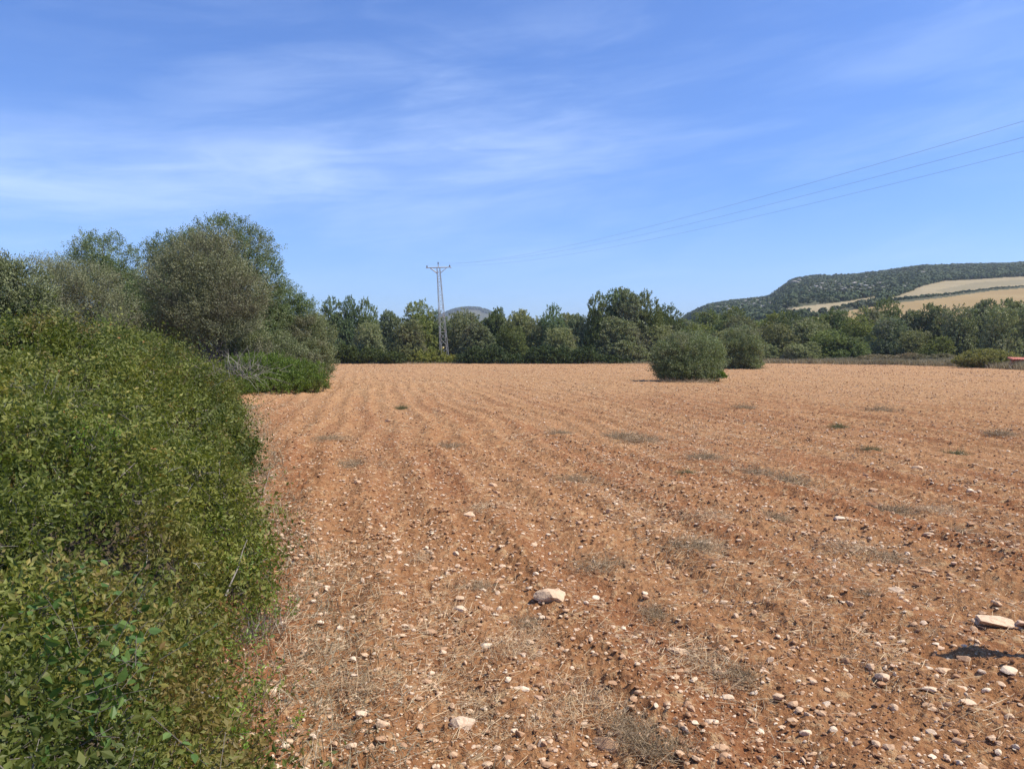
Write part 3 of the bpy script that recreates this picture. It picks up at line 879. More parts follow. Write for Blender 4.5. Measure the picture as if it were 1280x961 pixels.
# ------------------------------------------------------------------ far trees: seven kinds, then copies
def proto_tree(name, seed, mat, shape, n_spray=520, per=22, H=7.0, parts=('crown', 'trunk')):
    rng = np.random.default_rng(seed)
    lobes = []
    W2 = H * .5
    if shape == 'round':
        lobes = [(0, 0, H * .70, W2 * .62, W2 * .62, H * .27), (W2 * .35, 0, H * .50, W2 * .55, W2 * .5, H * .28), (-W2 * .38, .3, H * .46, W2 * .58, W2 * .5, H * .30), (0, -.5, H * .25, W2 * .85, W2 * .7, H * .25)]
    elif shape == 'tall':
        lobes = [(0, 0, H * .80, W2 * .46, W2 * .42, H * .18), (W2 * .2, 0, H * .62, W2 * .46, W2 * .4, H * .22), (-W2 * .25, .2, H * .5, W2 * .5, W2 * .4, H * .26), (0, 0, H * .25, W2 * .7, W2 * .6, H * .25)]
    elif shape == 'clumpy':
        for i in range(9):
            a = rng.uniform(0, 6.28); r = rng.uniform(.1, .6) * W2
            zc = H * rng.uniform(.35, .85)
            lobes.append((r * math.cos(a), r * math.sin(a), zc, W2 * rng.uniform(.28, .42), W2 * .35, H * rng.uniform(.12, .17)))
        lobes.append((0, 0, H * .3, W2 * .8, W2 * .7, H * .3))
    elif shape == 'low':
        for i in range(7):
            a = rng.uniform(0, 6.28); r = rng.uniform(.2, .7) * W2
            lobes.append((r * math.cos(a), r * math.sin(a) * .6, H * rng.uniform(.3, .62), W2 * rng.uniform(.35, .5), W2 * .4, H * rng.uniform(.25, .36)))
    for i in range(6 if shape != 'low' else 5):
        a = i * 6.283 / 6 + rng.uniform(-.3, .3)
        lobes.append((W2 * .52 * math.cos(a), W2 * .45 * math.sin(a), H * rng.uniform(.12, .26), W2 * .46, W2 * .42, H * .20))
    root = empty(name, (0, 0, 0), '', 'tree')
    g = Geo(); w = Geo()
    limbs(w, rng, (0, 0, -0.1), [(l[0], l[1], l[2]) for l in lobes[:5]], .17)
    crown(g, rng, lobes, n_spray, per, .36, .17, .105, outward=.7, updir=.2, twigs=(w, .15), tw_r=.014, gapt=.24)
    link(parts[0], g.build(parts[0], [mat]), root)
    link(parts[1], w.build(parts[1], [M_bark]), root)
    return root
PR = {}
def proto(kind):
    """first call builds the kind, later calls copy it"""
    spec = {'oakR': ('oak_tree', 201, M_far_oak, 'round'), 'oakT': ('oak_tree', 202, M_far_oak, 'tall'), 'oakC': ('oak_tree', 203, M_far_oak, 'clumpy'),
            'olR': ('olive_tree', 204, M_far_olive, 'round'), 'olC': ('olive_tree', 205, M_far_olive, 'clumpy'), 'olT': ('olive_tree', 206, M_far_olive, 'tall'),
            'grR': ('pine_tree', 207, M_far_green, 'round'), 'grL': ('scrub_bush', 208, M_far_green, 'low'), 'olL': ('scrub_bush', 209, M_far_olive, 'low'),
            'brL': ('dry_bush', 210, M_far_brown, 'low')}[kind]
    if kind not in PR:
        PR[kind] = proto_tree(spec[0], spec[1], spec[2], spec[3], 2300 if spec[3] == 'clumpy' else 2100)
        return PR[kind]
    return copy_tree(PR[kind])
frng = np.random.default_rng(77)
def far_tree(kind, u, vtop, wpx, d, label, group, cat=None):
    o = proto(kind)
    x = (u - 640) / F * d
    zg = float(terr_h(np.array([x]), np.array([d]))[0]) if math.hypot(x, d) > 101 else 0.0
    if math.hypot(x, d) < 108: zg = 0.0
    H = CAMZ + (438 - vtop) / F * d - zg
    Wm = wpx / F * d
    o.location = (x, d, zg - .05)
    sx = Wm / 7.0 * (1.5 if kind.endswith('T') else 1.25); sz = H / 7.0 * 1.02
    if kind.endswith('L'): sz *= 1.05
    o.scale = (sx, sx, sz)
    o.rotation_euler = (0, 0, frng.uniform(0, 6.28))
    tag(o, label, cat or ('bush' if kind.endswith('L') else 'tree'), group)
    return o
GB = 'trees along the far edge of the field'
FT = [
 ('olR', 392, 392, 40, 92, 'half hidden tree just right of the left clump'),
 ('oakT', 417, 374, 34, 103, 'first upright tree of the far row from the left, with a forked top'),
 ('oakT', 438, 373, 26, 104, 'slim upright tree second in the far row from the left'),
 ('oakR', 459, 376, 36, 105, 'broad topped tree third in the far row from the left'),
 ('olC', 487, 387, 40, 106, 'low topped grey tree in the dip left of the bright green one'),
 ('olR', 462, 402, 40, 98, 'grey green bushy tree in front of the broad topped one'),
 ('grR', 524, 376, 50, 104, 'brightest green tree of the far row, just left of the pylon'),
 ('olC', 508, 399, 46, 98.5, 'grey brown spreading tree in front of the brightest green one'),
 ('oakR', 548, 390, 34, 106, 'dark tree directly behind the pylon'),
 ('olR', 578, 388, 44, 105, 'olive green tree just right of the pylon'),
 ('olC', 597, 403, 54, 99, 'wide pale olive in front, right of the pylon'),
 ('oakC', 618, 386, 38, 106, 'tree under the right end of the distant hill'),
 ('olC', 646, 386, 42, 105, 'uneven topped grey green tree midway along the far row'),
 ('oakR', 640, 404, 40, 100, 'dark front tree midway along the far row'),
 ('olR', 668, 397, 36, 103, 'low grey tree left of the round dark crown'),
 ('oakR', 690, 383, 34, 102, 'round dark crown standing clear against the sky'),
 ('olC', 722, 392, 36, 104, 'low tree in the notch between round crown and tallest tree'),
 ('olR', 700, 408, 44, 99, 'pale bushy tree in front of the round dark crown'),
 ('oakT', 746, 368, 30, 103, 'narrow dark tree on the left flank of the tallest one'),
 ('oakT', 770, 364, 44, 104, 'dark upright crown joined to the left of the tallest tree'),
 ('olC', 785, 359, 60, 103, 'tallest and widest tree of the far row'),
 ('oakR', 808, 367, 46, 104, 'tall rounded tree on the right flank of the tallest one'),
 ('olC', 775, 395, 62, 99, 'grey brown tree in front of the tallest one'),
 ('oakR', 834, 383, 44, 107, 'rounded tree stepping down at the right end of the tall group'),
 ('olR', 822, 404, 48, 102, 'olive coloured tree behind the nearest lone bush'),
]
for (k, u, v, w, d, lab) in FT:
    far_tree(k, u, v, w, d, lab, GB)
GR = 'trees beyond the right side of the field'
RT = [
 ('grL', 862, 404, 44, 118, 'light green scrub bush left of the wooded hill foot'),
 ('grL', 893, 396, 50, 128, 'light green bush rising behind the two lone bushes'),
 ('olR', 925, 394, 46, 124, 'grey green tree behind the second lone bush'),
 ('grL', 955, 388, 52, 140, 'yellowish bush high on the scrubby slope'),
 ('olR', 968, 403, 50, 104, 'dark based grey tree right of the second lone bush'),
 ('olC', 1000, 398, 48, 106, 'grey tree second right of the second lone bush'),
 ('grR', 985, 388, 40, 135, 'green tree behind the grey pair at the slope foot'),
 ('grL', 1015, 392, 46, 132, 'green bush showing between two grey trees'),
 ('grL', 1043, 388, 46, 128, 'olive yellow bush below the pale field strip'),
 ('grR', 1035, 412, 50, 101, 'fresh green tree at the field margin'),
 ('grL', 1062, 418, 44, 98, 'bright green low bush at the field margin'),
 ('grR', 1072, 400, 44, 112, 'green tree behind the bright low bush'),
 ('olC', 1090, 388, 46, 122, 'grey crowned tree below the tan field tip'),
 ('grR', 1108, 378, 44, 135, 'yellow green tree reaching into the tan field'),
 ('olR', 1112, 402, 48, 103, 'dull green tree in front of the yellow green one'),
 ('olC', 1140, 392, 50, 110, 'grey olive left of the long dark group'),
 ('olR', 1142, 412, 46, 97, 'low pale olive at the field margin'),
 ('grL', 1165, 418, 46, 94, 'green bush left of the dark opening in the trees'),
 ('olC', 1172, 384, 50, 108, 'tall grey olive with uneven top, left in the long dark group'),
 ('olR', 1200, 388, 52, 98, 'dark based olive above the opening in the trees'),
 ('olC', 1225, 380, 54, 104, 'broad olive in the middle of the long dark group'),
 ('olR', 1250, 388, 50, 92, 'olive behind the yellow green mound'),
 ('olC', 1272, 378, 56, 96, 'olive at the right edge behind the red tiles'),
 ('olR', 1300, 380, 60, 92, 'olive cut off by the right edge'),
 ('olC', 1345, 378, 64, 95, 'olive beyond the right edge'),
 ('brL', 1098, 442, 50, 92, 'dry brown low bush at the right field margin, first of three'),
 ('brL', 1134, 440, 36, 91, 'dry brown low bush at the right field margin, middle of three'),
 ('brL', 1166, 441, 52, 89, 'dry brown low bush left of the yellow green mound'),
 ('olR', 905, 412, 40, 108, 'grey bush just above the second lone bush'),
 ('olL', 945, 420, 44, 102, 'low grey bush right behind the second lone bush'),
 ('olL', 1000, 424, 46, 99, 'low grey bush under the grey pair of trees'),
 ('grL', 840, 420, 50, 106, 'green bush left behind the nearest lone bush'),
 ('grL', 878, 386, 40, 160, 'light green bush nearest to the rocky hill foot'),
 ('grR', 915, 383, 40, 165, 'green tree at the rocky hill foot'),
 ('olR', 1020, 402, 40, 118, 'grey tree behind the fresh green one'),
]
for (k, u, v, w, d, lab) in RT:
    far_tree(k, u, v - (5.5 if 1030 < u and v < 405 else 0), w, d, lab, GR)
# more trees further back fill the wood behind the rows
k = 0
MARKS = [(417, 'the forked upright tree'), (459, 'the broad topped third tree'), (524, 'the brightest green tree'), (556, 'the pylon'), (597, 'the wide pale olive'), (646, 'the uneven midway tree'), (690, 'the round dark crown'),
         (785, 'the tallest tree'), (860, 'the nearest lone bush'), (926, 'the second lone bush'), (1000, 'the grey pair of trees'), (1035, 'the fresh green tree'), (1108, 'the yellow green tree'), (1172, 'the uneven tall olive'), (1228, 'the yellow green mound'), (1272, 'the red tiles')]
used_ = {}
def deep_label(u):
    m_, n_ = min(MARKS, key=lambda q_: abs(q_[0] - u))
    side = 'directly behind' if abs(u - m_) < 7 else ('just right of' if u > m_ else 'just left of')
    while (side, n_) in used_:
        side = {'directly behind': 'further behind', 'just right of': 'further right of', 'just left of': 'further left of'}.get(side, side + ' and deeper behind')
    used_[(side, n_)] = 1
    return 'crown of a tree deeper in the wood, %s %s' % (side, n_)
for (u0, u1, v0, v1, d, kinds) in [(400, 740, 398, 392, 116, ('oakR', 'olC', 'olR')), (740, 860, 392, 392, 118, ('oakC', 'olR')), (860, 1300, 400, 392, 146, ('grL', 'olR', 'grR', 'olC'))]:
    u = u0
    while u < u1:
        vv = v0 + (v1 - v0) * (u - u0) / (u1 - u0) + frng.uniform(-3, 4)
        far_tree(kinds[k % len(kinds)], u, vv, 46, d + frng.uniform(-3, 6), deep_label(u), 'trees deeper in the wood', 'tree')
        u += frng.uniform(26, 36); k += 1

# dark bramble hedge at the foot of the far row
def bramble_row(name, label, u0, u1, d, h, seed, mat, n):
    rng = np.random.default_rng(seed)
    p0, p1 = at(u0, 438, d), at(u1, 438, d)
    Lx = p1[0] - p0[0]
    root = empty(name, ((p0[0] + p1[0]) / 2, d, 0), label, 'bramble hedge')
    lobes = []
    x = -Lx / 2
    while x < Lx / 2:
        hh = h * rng.uniform(.45, 1.45)
        lobes.append((x, rng.uniform(-.4, .4), hh * .36, rng.uniform(.9, 1.6), 1.0, hh * .62)); x += rng.uniform(.8, 1.4)
    g = Geo(); w = Geo()
    crown(g, rng, lobes, n, 20, .32, .15, .09, updir=.6, low=-.9, twigs=(w, .1), tw_r=.008, gapt=.1)
    link('leaves', g.build('leaves', [mat]), root); link('stems', w.build('stems', [M_bark]), root)
bramble_row('bramble_hedge', 'long dark green bramble hedge at the foot of the far trees left of the pylon', 398, 500, 95.5, 1.6, 301, M_far_hedge, 2000)
bramble_row('bramble_hedge', 'low thin brambles round the pylon foot', 524, 575, 96.5, 1.2, 302, M_far_green, 900)
bramble_row('bramble_hedge', 'longest dark green bramble hedge from right of the pylon to the tallest tree', 585, 742, 95.5, 1.7, 303, M_far_hedge, 3400)
bramble_row('bramble_hedge', 'short dark bramble hedge under the tallest tree', 742, 790, 96, 1.3, 304, M_far_hedge, 400)
# yellow green mound at the right
plant_px('mound_of_shrub', 'smooth yellow green mound of shrub beside the red tiles', 'shrub', 72,
         [(1230, 447, 26, 9, 0), (1210, 451, 16, 6, 0), (1254, 449, 20, 8, 0), (1228, 453, 34, 5, .4)], 1230,
         leaf_mat('heath_leaves', [(0, (.18, .18, .045)), (1, (.33, .30, .10))], .2, .6), 1500, 22, .2, .12, .06, .04, .8, 25, updir=.7, low=-.9, gapt=.0, parts=('leaves', 'stems'))

# ------------------------------------------------------------------ dry grass margin, straw, weeds
def blades(g, P, L, wid, rng, lean=.35, segs=2):
    n = len(P)
    d = unit(rng.normal(size=(n, 3)) * lean + np.array([0, 0, 1.0]))
    s = unit(np.cross(d, rvec(rng, n)))
    a = rng.random(n)
    L = np.asarray(L).reshape(-1, 1) * np.ones((n, 1)); wid = np.asarray(wid).reshape(-1, 1) * np.ones((n, 1))
    m = P + d * L * .55
    e = m + unit(d + rng.normal(size=(n, 3)) * lean) * L * .45
    v = np.stack([P - s * wid, P + s * wid, m + s * wid * .7, m - s * wid * .7, e], 1).reshape(-1, 3)
    i = np.arange(n)[:, None] * 5
    g.add(v, np.concatenate([np.concatenate([i, i + 1, i + 2, i + 3], 1), np.concatenate([i + 3, i + 2, i + 4, i + 4], 1)], 0), np.concatenate([a, a]))
rng = np.random.default_rng(401)
g = Geo()
# the margin runs from the middle distance far out towards the right edge
pts = [gnd(1330, 465.5), gnd(1280, 462.0), gnd(1200, 458.5), gnd(1130, 456.5), gnd(1040, 455.3), gnd(960, 454.3)]
pts = np.array([p_ * [1, 1, 0] for p_ in pts])
segl = np.linalg.norm(np.diff(pts, axis=0), axis=1)
N = 110000
si = rng.choice(len(segl), N, p=segl / segl.sum()); tt = rng.random((N, 1))
p = pts[si] * (1 - tt) + pts[si + 1] * tt
off = rng.random(N) ** 1.3 * 9.0
p = p + np.stack([off * .35, off, np.zeros(N)], 1) + rng.normal(size=(N, 3)) * np.array([.5, .5, 0])
cl_ = fbm2(p[:, 0], p[:, 1], .5, 3, 411)
kk = rng.random(N) < smooth(.3, .6, cl_)
p, off, cl_ = p[kk], off[kk], cl_[kk]
p[:, 2] = -.03
blades(g, p, (.32 + .55 * rng.random(len(p))) * (.5 + cl_), .02, rng, .3)
tag(link('dry_grass', g.build('dry_grass', [M_drygrass])), 'dry brown grass along the right margin of the field', 'grass', kind='stuff')
g = Geo()
N = 26000
p = np.stack([rng.uniform(-26, 26, N), rng.uniform(94.5, 99, N), np.full(N, -.03)], 1)
blades(g, p, .12 + .3 * rng.random(N), .014, rng, .35)
tag(link('margin_grass', g.build('margin_grass', [M_drygrass])), 'short dry grass where the far side of the field meets the brambles', 'grass', kind='stuff')

# scattered straw on the soil
def field_scatter(rng, N, dmax, power=1.0, dmin=1.6, half=43):
    r = dmin * (dmax / dmin) ** (rng.random(N) ** power)
    a = np.radians(rng.uniform(-half, half, N))
    x, y = r * np.sin(a), r * np.cos(a)
    ok = x > edge_r(y) - .15 if True else None
    ok = (x > edge_r(np.minimum(y, 24)) - .3) | (y > 27)
    return x[ok], y[ok]
x, y = field_scatter(rng, 170000, 70)
c_, al_, _f = field_parts(x, y)
m_ = fbm2(c_ * 1.2, al_ * .25, 1.1, 3, 421)
kk = rng.random(len(x)) < .035 + .70 * smooth(.52, .68, m_)
x, y = x[kk], y[kk]
r = np.hypot(x, y)
z = field_h(x, y) + .003 + rng.random(len(x)) * .012
n = len(x)
L = (.03 + .09 * rng.random(n) ** 2) * (1 + r * .012)
d = unit(np.stack([rng.normal(size=n), rng.normal(size=n), rng.normal(size=n) * .22 + .05], 1))
g = Geo()
P_ = np.stack([x, y, z], 1)
rad = .0005 + .00020 * r
add_sticks(g, P_, P_ + d * L[:, None], rad, rad * .8, rng.random(n))
tag(link('straw', g.build('straw', [M_straw])), 'broken dry straw littering the ploughed soil', 'straw', kind='stuff')

# dead leaves and dry stalks where hedge and soil meet
rng = np.random.default_rng(440)
N = 26000
y = .8 + 22 * rng.random(N) ** 1.5
x = edge_r(y) + .15 + rng.normal(size=N) * .28
z = field_h(x, y)
g = Geo()
half_ = N // 2
P_ = np.stack([x, y, z + .006], 1)
sz = .016 * (1 + y * .04) * (.6 + .8 * rng.random(N))
add_leaves(g, P_[:half_], rvec(rng, half_) * np.array([1, 1, .2]), rvec(rng, half_) * .4 + np.array([0, 0, 1]), sz[:half_], sz[:half_] * .45, rng.random(half_) * .6, .1)
e_ = half_ + 9000
kk = slice(half_, e_)
add_sticks(g, P_[kk], P_[kk] + unit(rng.normal(size=(9000, 3)) * np.array([1, 1, .35]) + np.array([0, 0, .1])) * (.04 + .12 * rng.random((9000, 1))), .0008 + y[kk] * .00015, .0005, rng.random(9000))
blades(g, P_[e_:] - [0, 0, .01], .05 + .13 * rng.random(N - e_), .0018 + .0002 * y[e_:], rng, .6)
tag(link('hedge_litter', g.build('hedge_litter', [M_drygrass])), 'dead leaves, stalks and dry grass along the hedge foot', 'litter', kind='stuff')

# weed tufts
def tuft_proto(name, seed, mat, n=200, r=.085, L=.16, flat=.9):
    rng = np.random.default_rng(seed); g = Geo()
    p = rng.normal(size=(n, 3)) * np.array([r, r, 0])
    blades(g, p, L * (.4 + .8 * rng.random(n)), .0016, rng, flat)
    d = unit(rng.normal(size=(n, 3)) * np.array([1, 1, .25]))
    p2 = rng.normal(size=(n, 3)) * np.array([r * 1.2, r * 1.2, .01]) + np.array([0, 0, .02])
    add_sticks(g, p2, p2 + d * L * .7, .0012, .0008, rng.random(n))
    return g.build(name, [mat])
TM = [tuft_proto('dry_tuft', 431, M_greytuft), tuft_proto('dry_tuft', 432, M_greytuft, 240, .11, .15, 1.3), tuft_proto('dry_tuft', 433, M_straw, 170, .12, .17, 1.5), tuft_proto('weed_tuft', 434, M_greentuft, 150, .07, .17, .6)]
TUFTS = [(503, 511, 3, 1.7, 'green weed alone in the far left part of the field'), (858, 593, 3, .8, 'tiny green weed beside scattered stones in mid field'),
 (445, 583, 1, 1.9, 'pale dry tuft nearest to the hedge in mid field'), (415, 552, 1, 1.6, 'flat dry tuft between hedge and green weed'), (775, 548, 0, 2.4, 'dark dry tuft at the start of the long streak in mid field'),
 (800, 554, 1, 2.2, None), (880, 574, 0, 1.8, None), (945, 592, 1, 1.6, None), (755, 710, 1, 1.3, 'bleached dry tuft in the centre of the field'), (870, 692, 1, 1.3, None), (985, 603, 0, 1.9, 'bushy grey tuft right of the field centre'),
 (967, 648, 0, 1.2, 'small dark tuft below the bushy grey one'), (1118, 640, 0, 1.5, 'grey tuft beside the dark brown clod'), (1195, 567, 3, 1.3, 'greenish weed far out on the right of the field'), (1048, 536, 3, 1.4, None), (1088, 566, 3, 1.2, None),
 (1197, 663, 0, .9, None), (1105, 700, 1, 1.1, None), (592, 735, 0, .9, None), (660, 778, 0, .8, 'grey tuft just below the big pale stone'), (668, 796, 2, .8, None), (722, 862, 2, 1.0, None), (742, 885, 2, 1.1, None), (680, 902, 2, .8, None),
 (788, 918, 0, .8, 'grey dry tuft touching the rounded bottom stone'), (805, 940, 0, .8, None), (822, 768, 0, .8, None), (880, 832, 2, 1.0, None), (932, 852, 0, .8, None), (835, 945, 0, .9, None), (1087, 750, 0, .6, None), (1165, 790, 2, .6, None),
 (838, 478, 0, 4.0, 'dry grass fringe under the left side of the nearest lone bush'), (872, 479, 1, 4.0, 'dry grass fringe under the right side of the nearest lone bush'), (945, 461, 0, 5.0, 'dry grass at the foot of the second lone bush'), (640, 820, 2, .9, None), (870, 690, 0, .9, None), (1060, 690, 2, 1.0, None), (1170, 640, 2, 1.0, None), (600, 890, 2, .8, None), (430, 818, 2, .7, None), (460, 868, 2, .6, None), (715, 600, 1, 1.3, None), (880, 650, 2, 1.2, None), (930, 512, 0, 2.2, None), (1100, 515, 0, 2.4, None), (1250, 545, 0, 2.0, None), (560, 560, 1, 1.5, None), (700, 545, 0, 1.4, None), (610, 640, 2, 1.2, None), (520, 700, 2, .9, None)]
for (u, v, k_, s, lab) in TUFTS:
    p = gnd(u, v)
    z = float(field_h(np.array([p[0]]), np.array([p[1]]))[0])
    nm = 'weed_tuft' if k_ == 3 else 'dry_tuft'
    o = link(nm, TM[k_], None, (p[0], p[1], z - .005))
    o.rotation_euler = (0, 0, frng.uniform(0, 6.28)); o.scale = (s * .9, s * .9, s * .75)
    tag(o, lab or 'small tuft of dry grass ploughed over and lying on the soil', 'weed' if k_ == 3 else 'grass tuft', 'tufts of grass and weed in the field')

# ------------------------------------------------------------------ stones
def ico(level):
    import bmesh
    bm = bmesh.new(); bmesh.ops.create_icosphere(bm, subdivisions=level, radius=1.0)
    v = np.array([x.co[:] for x in bm.verts]); f = np.array([[q.index for q in x.verts] for x in bm.faces]); bm.free()
    return v, f
def rock_shape(seed, level, nplanes=9, flat=.6, rough=.05):
    rng = np.random.default_rng(seed)
    v, f = ico(level)
    n = rvec(rng, nplanes); dd = rng.uniform(.38, .82, nplanes)
    dot = v @ n.T
    sc = np.where(dot > 1e-3, dd[None] / np.maximum(dot, 1e-3), 9).min(1)
    v = v * np.minimum(sc, 1.0)[:, None]
    if rough:
        v = v * (1 + (fbm2(v[:, 0] * 2 + v[:, 2] * 1.7 + seed, v[:, 1] * 2 - v[:, 2], 1.6, 3, seed) - .5)[:, None] * rough * 4)
    v = v * np.array([1.0, rng.uniform(.62, .95), flat * rng.uniform(.75, 1.2)])
    return v.astype(np.float32), f
RN = 14
ROCKM = []
for i in range(RN):
    v, f = rock_shape(500 + i, 3, 9 + i % 4, .62, .025)
    ROCKM.append(mesh_np('stone', v, f, np.full(len(f), i / RN), True, [M_stone]))
ROCKD = []
for i in range(4):
    v, f = rock_shape(540 + i, 3, 14, .65, .10)
    ROCKD.append(mesh_np('soil_clod', v, f, np.full(len(f), i / 4), False, [M_clod]))
rng = np.random.default_rng(600)
# u, v (centre foot), width in pixels, relative height, shape, label
S = [(689, 750, 34, .55, 2, 'large pale stone with a dark hollow underside near the centre bottom'), (576, 908, 30, .95, 5, 'wedge shaped pale stone, brightest near the bottom left centre'),
 (760, 934, 36, .62, 7, 'big rounded pinkish stone at the bottom centre'), (1250, 784, 54, .28, 3, 'longest pale stone half sunk by the right edge'), (1280, 780, 18, .5, 4, 'pale stone touching the right edge beside the longest one'),
 (1223, 780, 17, .6, 6, 'rounded stone left of the longest one'), (1095, 633, 18, .8, -1, 'dark brown pointed clod standing above the soil'), (848, 817, 23, .55, 8, 'oblong cream stone right of centre bottom'),
 (902, 842, 17, .4, 9, 'thin white stone above the leaf shaped one'), (909, 874, 17, .5, 10, 'leaf shaped tan stone lying flat'), (831, 913, 18, .6, 11, 'rounded cream stone with a brown spot'),
 (901, 940, 20, .55, 12, 'domed stone with a dark opening near the bottom'), (898, 953, 14, .4, 0, None), (1060, 828, 13, .7, 1, None), (1105, 848, 15, .6, 2, None), (1102, 857, 13, .5, 3, None), (1168, 918, 20, .35, 4, 'flat white broken slab right of centre bottom'),
 (1181, 840, 19, .6, 5, 'angular stone left below the shadow'), (1262, 840, 19, .6, 6, 'angular stone with a dark left side under the shadow'), (1209, 825, 19, .5, 7, 'stone lying inside the dark shadow'), (1199, 863, 18, .6, 8, None),
 (1165, 863, 22, .35, 9, None), (1209, 881, 20, .5, 10, None), (1168, 884, 28, .4, 11, None), (1235, 866, 11, .8, 12, None), (1252, 859, 12, .6, -1, None), (1199, 928, 13, .8, 0, None), (1240, 923, 14, .4, 1, None), (1262, 898, 10, .9, 2, None),
 (1106, 941, 18, .5, 3, None), (1044, 957, 12, .6, 4, None), (1267, 957, 15, .5, 5, None), (1174, 810, 14, .5, 6, None), (1131, 813, 11, .7, 7, None), (1039, 764, 18, .4, 8, None), (1067, 757, 16, .6, 9, None),
 (574, 750, 14, .6, 10, None), (575, 764, 23, .6, 11, 'knobbly tan stone under a smaller one left of the large pale stone'), (450, 896, 18, .5, 12, None), (477, 908, 15, 1.0, 0, 'upright pink stone at the bottom left of the field'), (422, 923, 17, .5, 1, None), (439, 934, 13, .6, 2, None),
 (475, 927, 15, .6, 3, None), (490, 918, 8, .9, 4, None), (454, 913, 7, .8, 5, None), (424, 787, 11, .7, 6, None), (437, 818, 18, .5, 7, None), (389, 840, 10, .9, 8, None), (436, 853, 17, .5, 9, None), (479, 874, 10, .7, 10, None), (487, 865, 12, .7, 11, None),
 (505, 784, 9, .6, 12, None), (538, 791, 14, .5, 0, None), (535, 833, 9, .9, 1, None), (533, 853, 13, .4, 2, None), (346, 865, 10, .9, 3, None), (504, 822, 12, .6, -1, None), (608, 762, 17, .35, 4, None), (607, 808, 14, .7, 5, None), (635, 851, 9, 1.0, 6, None),
 (652, 862, 19, .4, 7, 'bright kidney shaped stone below the centre'), (673, 874, 10, .9, 8, None), (673, 898, 8, 1.0, 9, None), (634, 949, 14, .5, 10, None), (582, 956, 12, .5, 11, None), (609, 959, 13, .7, 12, None), (684, 957, 13, .6, 0, None), (766, 959, 19, .4, 1, None),
 (792, 930, 13, .6, 2, None), (765, 856, 12, .6, 3, None), (750, 874, 13, .6, 4, None), (707, 763, 9, .6, 5, None), (744, 749, 11, .7, 6, None), (722, 788, 9, .8, 7, None), (663, 803, 9, .6, 8, None), (651, 919, 14, .7, 9, None), (607, 915, 11, .5, 10, None), (680, 931, 12, .9, 11, None), (798, 867, 9, .7, 12, None),
 (905, 754, 9, .9, 0, None), (914, 759, 9, .7, 1, None), (1003, 757, 13, .7, 2, None), (956, 807, 13, .5, 3, None), (955, 841, 15, .5, 4, None), (992, 881, 13, .8, 5, None), (999, 888, 10, .7, 6, None), (991, 901, 13, .6, 7, None), (1008, 917, 14, .6, 8, None), (1012, 896, 12, .9, 9, None),
 (948, 928, 12, .6, 10, None), (946, 905, 12, .5, 11, None), (989, 824, 16, .5, -1, None), (974, 873, 13, .6, 12, None), (486, 527, 8, .8, 0, None), (495, 606, 10, .9, 1, 'round whitish stone left of centre in the far field'), (447, 604, 8, .7, 2, None), (585, 648, 14, .9, 3, 'white stone standing out in the middle of the field'),
 (376, 654, 9, .9, 4, None), (540, 712, 13, .6, 5, None), (497, 692, 10, .7, 6, None), (420, 625, 9, .5, 7, None), (436, 664, 15, .4, -1, None), (616, 608, 9, .9, 8, None), (621, 616, 8, .8, 9, None), (627, 710, 10, .8, 10, None), (570, 692, 10, .7, 11, None), (547, 674, 7, .8, 12, None), (536, 690, 7, .9, 0, None),
 (762, 640, 10, .9, 1, None), (724, 655, 8, .7, 2, None), (804, 650, 8, .7, 3, None), (795, 652, 7, .8, 4, None), (847, 652, 9, .6, -1, None), (882, 618, 9, .6, 5, None), (667, 682, 9, .7, 6, None), (853, 684, 8, .8, 7, None), (881, 680, 17, .4, 8, None), (759, 725, 8, .8, 9, None),
 (1049, 650, 14, .6, 10, None), (1063, 651, 14, .7, 11, None), (1164, 670, 14, .5, 12, None), (1092, 613, 10, .6, 0, None), (1083, 595, 9, .7, 1, None), (1148, 586, 11, .5, 2, None), (1213, 615, 8, .8, 3, None), (1238, 620, 8, .8, 4, None), (1000, 727, 13, .6, 5, None), (971, 714, 9, .6, 6, None),
 (1122, 739, 18, .6, 7, 'brown stone with a dark underside right of the field centre'), (1152, 732, 13, .7, -1, None), (1157, 714, 13, .4, 8, None), (1228, 728, 13, .5, 9, None), (1214, 656, 10, .5, 10, None), (1079, 736, 9, .7, -1, None)]
placed = []
for (u, v, wpx, hrel, sh, lab) in S:
    p = gnd(u, v); z = float(field_h(np.array([p[0]]), np.array([p[1]]), False)[0])
    p = gnd(u, v, z)
    r = wpx / F * p[1] * .5 * 1.12
    placed.append((p[0], p[1] + r * .3, z, r, hrel, sh, lab))
# further stones, thrown at random; the largest showing become things of their own
x, y = field_scatter(rng, 46000, 75, .85)
r = np.hypot(x, y)
size = .006 * (1 - rng.random(len(x))) ** (-1 / 2.1)
size = np.clip(size * (1 + r * .012), .005, .075)
dens = fbm2(x, y, .5, 3, 611)
kk = rng.random(len(x)) < .22 + .78 * smooth(.42, .6, dens)
x, y, r, size = x[kk], y[kk], r[kk], size[kk]
size = np.minimum(size, np.interp(r, [2, 5, 12, 30, 75], [.022, .030, .040, .055, .07]))
app = size / r
order = np.argsort(-app)
NIND = 300 - len(placed)
ind = order[:NIND]; rest = order[NIND:]
zi = field_h(x, y, False)
for j in ind:
    placed.append((x[j], y[j], zi[j], size[j] * 1.15, rng.uniform(.4, .9), int(rng.integers(0, RN)) if rng.random() > .08 else -1, None))
def pix(x, y, z):
    v = np.array([x, y, z - CAMZ]); dz = v[1] * cp - v[2] * sp
    return 640 + F * v[0] / dz, 480.5 - F * (v[1] * sp + v[2] * cp) / dz
